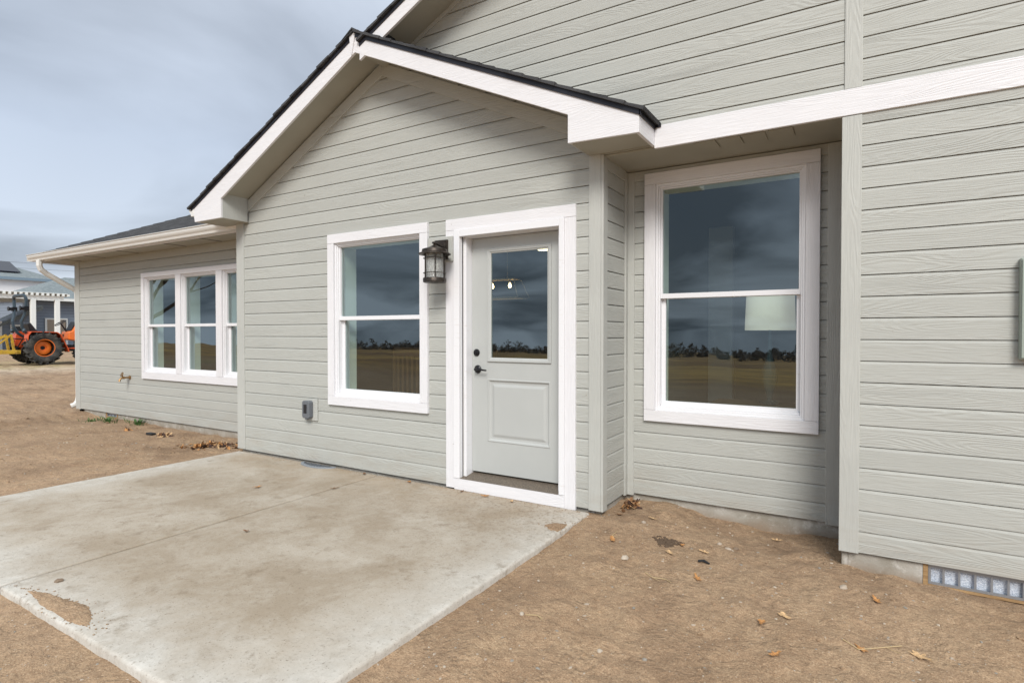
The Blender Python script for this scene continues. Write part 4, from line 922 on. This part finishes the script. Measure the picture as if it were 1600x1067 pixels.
# power lines far behind
for k,(z,lab) in enumerate(((9.6,'upper thin power line crossing the sky far left'),(9.0,'lower thin power line crossing the sky far left'))):
    m=MB(); m.tube([(-78,-20+t*4.0,z-1.0*math.sin(math.pi*t/16)*.8) for t in range(17)],.014,4); m.build('power_line',M_blk,base=(-78,12,z),label=lab,cat='power line',group='power lines')

# ================================================================ trees
M_bark=mat('bark',(.075,.055,.042),.95)
def bare_tree(loc,h,seed,label,lean=(0,0)):
    rnd=random.Random(seed); root=empty('bare_tree',loc,label,'tree'); tk=MB(); cr=MB(); V=Vector
    def grow(p,d,r,L,dep,m):
        pts=[p]; rs=[r]; n=5
        for i in range(n):
            d=(d+V((rnd.uniform(-.22,.22),rnd.uniform(-.22,.22),rnd.uniform(-.06,.16)))).normalized(); p=p+d*L/n; pts.append(p); rs.append(r*(1-.5*(i+1)/n))
        m.tube(pts,rs,7 if dep<2 else 4,cap=False)
        if dep>=5: return
        for k in range(rnd.choice((3,4)) if dep else 7):
            j=rnd.randint(2,5); a=rnd.uniform(0,6.28); s_=rnd.uniform(.6,1.35)
            q=(d*rnd.uniform(.5,.9)+V((math.cos(a),math.sin(a),rnd.uniform(-.1,.5)))*s_).normalized()
            grow(pts[j],q,rs[j]*.62,L*rnd.uniform(.6,.82),dep+1,cr)
    grow(V((loc[0],loc[1],loc[2]-.2)),V((lean[0],lean[1],1)).normalized(),.13,h*.38,0,tk)
    tk.build('trunk',M_bark,root,smooth=True); cr.build('crown',M_bark,root,smooth=True); return root
bare_tree((-16.0,-2.35,hgt(-16.0,-2.35)),6.6,8,'bare leafless tree standing in the yard behind the camera, mirrored in the triple window',(.22,-.12))
bare_tree((-20.5,-10.0,hgt(-20.5,-10)),7,9,'taller bare tree farther out in the dry field behind the camera',(0,0))
M_tl=mat('hazed_foliage',(.19,.165,.145),1)  # foliage colour lightened to stand for distance haze
m=MB(); rnd=random.Random(3)
for i in range(620):
    x=rnd.uniform(-230,170); y=-150+rnd.uniform(-22,14); z=hgt(x,y); h=rnd.uniform(1.8,4.8)*(.75+.5*noise.noise(Vector((x*.05,7,0))))*(1+.35*noise.noise(Vector((x*.02,0,0)))); w=h*rnd.uniform(.5,.8)
    for k in range(80):
        a=rnd.uniform(0,6.28); t=rnd.random(); q=w*math.sin(math.pi*min(1,t*.85+.12))*rnd.random()**.5; c_=Vector((x+q*math.cos(a),y+q*math.sin(a),z+h*t)); s_=rnd.uniform(.3,.85)
        u=Vector((rnd.uniform(-1,1),rnd.uniform(-1,1),rnd.uniform(-1,1)))*s_; v=Vector((rnd.uniform(-1,1),rnd.uniform(-1,1),rnd.uniform(-1,1)))*s_
        m.add([c_,c_+u,c_+v],[(0,1,2)])
m.build('far_wood',M_tl,keep=True,kind='stuff',label='distant dark band of trees across the field behind the camera')
for i,(x,w,lab) in enumerate(((-62,9,'small white farmhouse far across the field, widest of the far houses'),(48,7,'small white farmhouse far across the field, farthest east'),(-12,6,'small white farmhouse far across the field, in the middle'))):
    z=hgt(x,-132); r=empty('farmhouse',(x,-132,z),lab,'house')
    MB().box((x,-132,z-.3),(x+w,-137,z+2.6)).build('wall',M_wpt,r); MB().prism([(x-.3,-131.7,z+2.6),(x-.3,-137.3,z+2.6),(x-.3,-134.5,z+4.3)],(w+.6,0,0)).build('roof',M_grf,r)

# ================================================================ small things on the ground
PT=-.0195
def onpatio(x,y): return -5.79<x<-1.65 and -2.69<y<-.035
def gz(x,y): return PT if onpatio(x,y) else hgt(x,y)
LC=[mat('leaf_orange',(.46,.22,.075),.8),mat('leaf_brown',(.22,.11,.05),.8),mat('leaf_tan',(.58,.38,.20),.8),mat('leaf_dark',(.06,.03,.02),.85)]
for q in LC:
    g=NT(q); c=q.node_tree.nodes['Principled BSDF'].inputs['Base Color'].default_value[:3]
    g.set('Base Color',g.mix(g.rng(g.noise(g.co.outputs['Object'],90,3,.7),.35,.65),tuple(v*.6 for v in c)+(1,),tuple(min(1,v*1.3) for v in c)+(1,)))
def leaf_into(m,x,y,z,s_,rot,rnd,tilt=.12):
    n=14; lob=rnd.choice((3,5,5,2)); cur=rnd.uniform(.05,.3); A=Matrix.Translation((x,y,z))@Matrix.Rotation(rot,4,'Z')@Matrix.Rotation(rnd.uniform(-tilt,tilt),4,'X')@Matrix.Rotation(rnd.uniform(-tilt,tilt),4,'Y')
    ring=[];ring2=[]
    for i in range(n*2):
        a=math.pi*i/n; rr=s_*(.5+.18*math.cos(lob*a)*(1 if lob>2 else .4)+rnd.uniform(-.05,.05))*(1.15 if abs(math.cos(a))>.8 else .8)
        px_,py_=rr*math.cos(a),rr*.72*math.sin(a); zz_=cur*(px_*px_+py_*py_*2.2)/s_*1.2+rnd.uniform(-.02,.05)*s_
        ring.append(A@Vector((px_,py_,zz_+.004))); ring2.append(A@Vector((px_*.45,py_*.45,zz_*.25+.004)))
    o=len(m.v); N=2*n; m.v+=ring+ring2+[A@Vector((0,0,.002))]
    for i in range(N): m.f.append((o+i,o+(i+1)%N,o+N+(i+1)%N,o+N+i)); m.f.append((o+N+i,o+N+(i+1)%N,o+2*N))
    e_=[A@Vector((s_*.45,0,.006)),A@Vector((s_*.85,s_*.1*rnd.uniform(-1,1),.008))]; m.tube(e_,[.0012,.0008],4)
LEAVES=[(-1.238,.12,.055,2,'tan dead leaf below the left end of the tall window'),(-1.47,.08,.06,1,'brown curled leaf just in front of the corner leaf heap'),(-1.343,-.373,.075,0,'rusty curled leaf with a long stalk left of the dark spot'),
(-.982,-.364,.062,2,'pale tan leaf in front of the dark spot'),(-.949,-.197,.05,0,'orange leaf at the right rim of the dark spot'),(-.469,.308,.055,2,'tan leaf on the dirt below the right side of the tall window'),
(-.803,-.242,.055,2,'tan leaf lying beside the black plastic scrap'),(-.755,-.618,.06,0,'orange brown leaf in front of the black plastic scrap'),(-.309,-.801,.062,2,'star shaped tan leaf in the middle of the bare dirt'),
(-.387,-.941,.058,0,'rounded orange leaf in the middle of the bare dirt'),(-.30,-1.206,.055,0,'orange leaf nearest the lower picture edge'),(.01,-.918,.055,0,'orange leaf beside the long straw'),
(.222,-.847,.075,2,'long pale leaf with a stalk at the lower right'),(.075,-.395,.06,0,'flat orange leaf on the dirt in front of the foundation corner'),
(-4.272,-.86,.07,0,'brown leaf on the far half of the patio'),(-3.697,-.554,.065,1,'brown leaf lying on the patio joint'),(-3.382,-1.552,.045,1,'small dark brown leaf on the near patio half'),
(-3.85,-.07,.06,1,'brown leaf at the wall where the patio joint ends'),(-3.31,-.075,.06,0,'orange leaf at the wall under the patio window'),(-2.51,-.09,.055,0,'orange leaf in front of the door sill'),(-2.26,-.10,.055,2,'tan leaf in front of the right end of the door sill'),
(-2.75,-.075,.05,1,'brown leaf in front of the left end of the door sill'),(.62,-1.0,.05,0,'orange leaf at the far right of the bare dirt')]
rnd=random.Random(11)
for x,y,s_,c,lab in LEAVES:
    m=MB(); z=gz(x,y); leaf_into(m,x,y,z+.003,s_*.85,rnd.uniform(0,6.28),rnd); m.build('dead_leaf',LC[c],keep=True,base=(x,y,z),label=lab,cat='leaf',group='fallen leaves',smooth=True)
def pile(cx,cy,rx,ry,n,hh,label,ang=0):
    r=empty('leaf_pile',(cx,cy,hgt(cx,cy)),label,'leaf pile'); ms=[MB() for _ in LC]
    for i in range(n):
        a=rnd.uniform(0,6.28); t=abs(rnd.gauss(0,.5)); t=min(t,1.2); u,v=rx*t*math.cos(a),ry*t*math.sin(a); x=cx+u*math.cos(ang)-v*math.sin(ang); y=cy+u*math.sin(ang)+v*math.cos(ang)
        if onpatio(x,y): continue
        leaf_into(rnd.choice(ms),x,y,gz(x,y)+max(0,hh*(1-t))*rnd.random(),rnd.uniform(.04,.07),rnd.uniform(0,6.28),rnd,.9)
    for q,w in zip(ms,LC):
        if q.v: 
            o=q.build('leaves',w,r,keep=True,smooth=True); o['kind']='stuff'
pile(-6.38,.0,.42,.19,210,.05,'wide heap of brown dead leaves on the dirt at the far patio corner',.3)
pile(-7.75,.17,.16,.09,26,.03,'small scatter of brown leaves under the triple window')
pile(-1.46,.30,.085,.13,38,.05,'small heap of dark brown leaves in the corner at the recess')
pile(-8.6,.15,.2,.06,9,.01,'thin row of leaf scraps in the dirt near the far wing')
# stones
M_st=[mat('stone_tan',(.40,.33,.26),.85),mat('stone_grey',(.27,.245,.21),.9),mat('stone_brown',(.20,.145,.10),.9),mat('stone_pale',(.46,.39,.31),.85)]
def stone_into(m,x,y,z,s_,rnd,sub=1):
    bm=bmesh.new(); bmesh.ops.create_icosphere(bm,subdivisions=sub,radius=1); sc=Vector((s_*rnd.uniform(.7,1.3),s_*rnd.uniform(.6,1.0),s_*rnd.uniform(.35,.65))); rot=Matrix.Rotation(rnd.uniform(0,6.28),3,'Z'); sd_=rnd.uniform(0,99)
    vs_2=[Vector((x,y,z+sc.z*.25))+rot@Vector((v.co.x*sc.x,v.co.y*sc.y,v.co.z*sc.z))*(1+.35*noise.noise(v.co*1.3+Vector((sd_,0,0)))) for v in bm.verts]
    m.add(vs_2,[tuple(v.index for v in f.verts) for f in bm.faces]); bm.free()
STONES=[(-1.185,-.58,.032,3,'pale rounded stone alone in the dirt right of the patio'),(-.699,-.07,.030,0,'tan stone right of the dark spot'),(-.66,-.03,.022,2,'brown stone touching the tan stone'),(-.76,-.03,.020,0,'small tan stone beside the dark spot'),(-1.27,.02,.024,0,'flat tan stone near the corner leaf heap'),
(-.072,-.295,.026,0,'smooth tan stone in front of the foundation corner'),(.008,-1.221,.022,1,'grey stone at the lower picture edge'),(-.763,-1.489,.014,1,'small grey stone near the lower picture edge'),(-.938,-1.55,.016,3,'small pale stone near the lower picture edge'),(-1.35,-1.50,.014,3,'pale stone close to the near right edge of the patio'),
(-3.537,-2.507,.024,2,'brown pebble on the near left corner of the patio')]
for x,y,s_,c,lab in STONES:
    m=MB(); z=gz(x,y); stone_into(m,x,y,z,s_*.85,rnd,2); m.build('stone',M_st[c],base=(x,y,z),label=lab,cat='stone',group='stones lying about',smooth=True)
for ci in range(4):
    m=MB()
    for i in range(1500 if ci!=3 else 700):
        if rnd.random()<.7: x=rnd.uniform(-1.7,1.6); y=rnd.uniform(-2.6,.5)
        else: x=rnd.uniform(-11.5,-5.8); y=rnd.uniform(-3.5,.5)
        if rnd.random()<.15: x=rnd.uniform(-6,-1.5); y=rnd.uniform(-3.3,-2.72)
        if onpatio(x,y) or (x>-.06 and y>-.02) or (y>.48): continue
        s_=.0018+(.016 if ci==2 else .009)*rnd.random()**(4 if ci==2 else 5)
        if x<-6: s_*=1.7
        stone_into(m,x,y,hgt(x,y)-s_*.1,s_,rnd,1)
    o=m.build('gravel',M_dirt if ci==2 else M_st[ci],keep=True,kind='stuff',label=('tan','grey','brown','pale')[ci]+' grit and pebbles strewn over the bare dirt')
# soil lying on the slab
def soil(name,pts,label,n=200):
    m=MB(); cx=sum(p[0] for p in pts)/len(pts); cy=sum(p[1] for p in pts)/len(pts)
    N=64; rings=[]
    def edge(t):
        f=t*len(pts); i=int(f)%len(pts); j=(i+1)%len(pts); k=f-int(f); return pts[i][0]*(1-k)+pts[j][0]*k,pts[i][1]*(1-k)+pts[j][1]*k
    for q,h in ((1,0.0004),(.93,.0035),(.75,.006),(.5,.008),(.25,.009)):
        rg=[]
        for i in range(N):
            ex,ey=edge(i/N); wob=1+.16*noise.noise(Vector((ex*14,ey*14,0)))+.08*noise.noise(Vector((ex*50,ey*50,3)))
            x=cx+(ex-cx)*q*wob; y=cy+(ey-cy)*q*wob; rg.append(Vector((x,y,PT-.0006+h*(1+.6*noise.noise(Vector((x*40,y*40,2)))))))
        rings.append(rg)
    for rg in rings: m.v+=rg
    m.v.append(Vector((cx,cy,PT+.008)))
    for k in range(len(rings)-1):
        for i in range(N): m.f.append((k*N+i,k*N+(i+1)%N,(k+1)*N+(i+1)%N,(k+1)*N+i))
    for i in range(N): m.f.append(((len(rings)-1)*N+i,(len(rings)-1)*N+(i+1)%N,len(m.v)-1))
    c_=len(m.v)
    for i in range(n):
        ex,ey=edge(rnd.random()); q=rnd.choice((rnd.random()**.5,rnd.uniform(.8,1.7))); stone_into(m,cx+(ex-cx)*q,cy+(ey-cy)*q,PT+.001,rnd.uniform(.0015,.006),rnd,1)
    m.build(name,M_dirt,kind='stuff',label=label,smooth=True)
soil('soil_patch',[(-3.54,-2.635),(-3.3,-2.665),(-3.0,-2.672),(-2.88,-2.645),(-2.95,-2.60),(-3.1,-2.55),(-3.25,-2.575),(-3.42,-2.595)],'patch of loose brown soil on the near left edge of the patio')
soil('soil_patch',[(-1.67,-.50),(-1.67,-.33),(-1.76,-.36),(-1.80,-.43),(-1.75,-.48)],'little patch of soil on the right edge of the patio',60)
m=MB(); 
for i in range(420):
    x=rnd.uniform(-5.5,-1.7); y=-.04-abs(rnd.gauss(0,.035)); stone_into(m,x,y,PT,rnd.uniform(.001,.004),rnd,1)
for i in range(260):
    x=rnd.gauss(-2.3,.35); y=rnd.gauss(-.6,.28)
    if onpatio(x,y): stone_into(m,x,y,PT,rnd.uniform(.0008,.0022),rnd,1)
m.build('soil_crumbs',M_dirt,kind='stuff',label='dark soil crumbs on the patio along the wall and before the door')
# dark spot built from small clods
M_clod=mat('dark_soil',(.10,.065,.04),.8); m=MB(); x0,y0=-1.05,-.19
for i in range(260):
    a=rnd.uniform(0,6.283); q=rnd.random()**.6*(.07+.02*math.sin(3*a)); x=x0+q*1.3*math.cos(a); y=y0+q*math.sin(a); stone_into(m,x,y,hgt(x,y)+.002,rnd.uniform(.005,.011)*(1.2-q*6),rnd,1)
m.build('dark_clod',M_clod,base=(x0,y0,-.08),label='dark crumbly clod of soil in the dirt below the tall window',cat='clod')
# scraps, straws, weeds
x,y=-.773,-.405; z=hgt(x,y); m=MB(); m.tube([(x-.03,y,z+.008),(x,y+.01,z+.012),(x+.035,y-.004,z+.006)],[.010,.012,.006],7,sq=(1,.4)); m.build('plastic_scrap',M_blkp,base=(x,y,z),label='tiny black plastic scrap lying on the bare dirt among leaves',cat='scrap')
x,y=-7.93,.12; z=hgt(x,y); MB().box((x-.07,y-.03,z),(x+.07,y+.03,z+.03)).build('plastic_clip',M_blkp,bev=.006,base=(x,y,z),label='black plastic piece beside the small leaf scatter under the triple window',cat='scrap')
M_str=mat('dry_straw',(.48,.36,.20),.8)
for pts,lab in (([(-1.02,-.70),(-.97,-.73),(-.90,-.72),(-.86,-.76)],'thin branched straw lying left on the bare dirt'),([(.16,-.80),(.10,-.86),(.0,-.93),(-.06,-.90)],'long thin straw near the lower right of the dirt'),([(-1.33,-1.50),(-1.29,-1.46),(-1.26,-1.47)],'short straw beside the near patio edge'),([(-1.36,-.25),(-1.36,-.33),(-1.33,-.37)],'thin twig in the dirt beside the far end of the patio edge')):
    m=MB(); P_=[(a,b,hgt(a,b)+.006) for a,b in pts]; m.tube(P_,.0022,5); c_=P_[1]; m.tube([c_,(c_[0]+.05,c_[1]-.035,c_[2]+.004)],.0014,4); m.build('straw',M_str,base=P_[0],label=lab,cat='straw',group='straws on the dirt')
M_grn=mat('weed_green',(.055,.13,.03),.7)
for x,y,n,h,lab in ((-9.95,.27,60,.07,'low spreading green weed nearest the far wing corner'),(-9.62,.36,80,.10,'taller green weed in front of the small foundation vent'),(-9.0,.47,70,.10,'thin upright weed against the foundation of the far wing')):
    m=MB()
    for i in range(n):
        a=rnd.uniform(0,6.28); q=abs(rnd.gauss(0,.10 if n>30 else .01)); bx,by=x+q*math.cos(a)*1.5,y+q*math.sin(a)*.7; bz=hgt(bx,by); L=h*rnd.uniform(.4,1.1); d=Vector((math.cos(a)*.5,math.sin(a)*.5,1)).normalized(); sd2=Vector((-math.sin(a),math.cos(a),0))*.006
        p0=Vector((bx,by,bz-.005)); p1=p0+d*L*.6; p2=p0+d*L+Vector((math.cos(a),math.sin(a),-.6))*L*.25
        m.add([p0-sd2*.6,p0+sd2*.6,p1+sd2,p1-sd2,p2],[(0,1,2,3),(3,2,4)])
    m.build('weed',M_grn,keep=True,base=(x,y,hgt(x,y)),label=lab,cat='weed',group='weeds by the foundation')
#@@NEXT
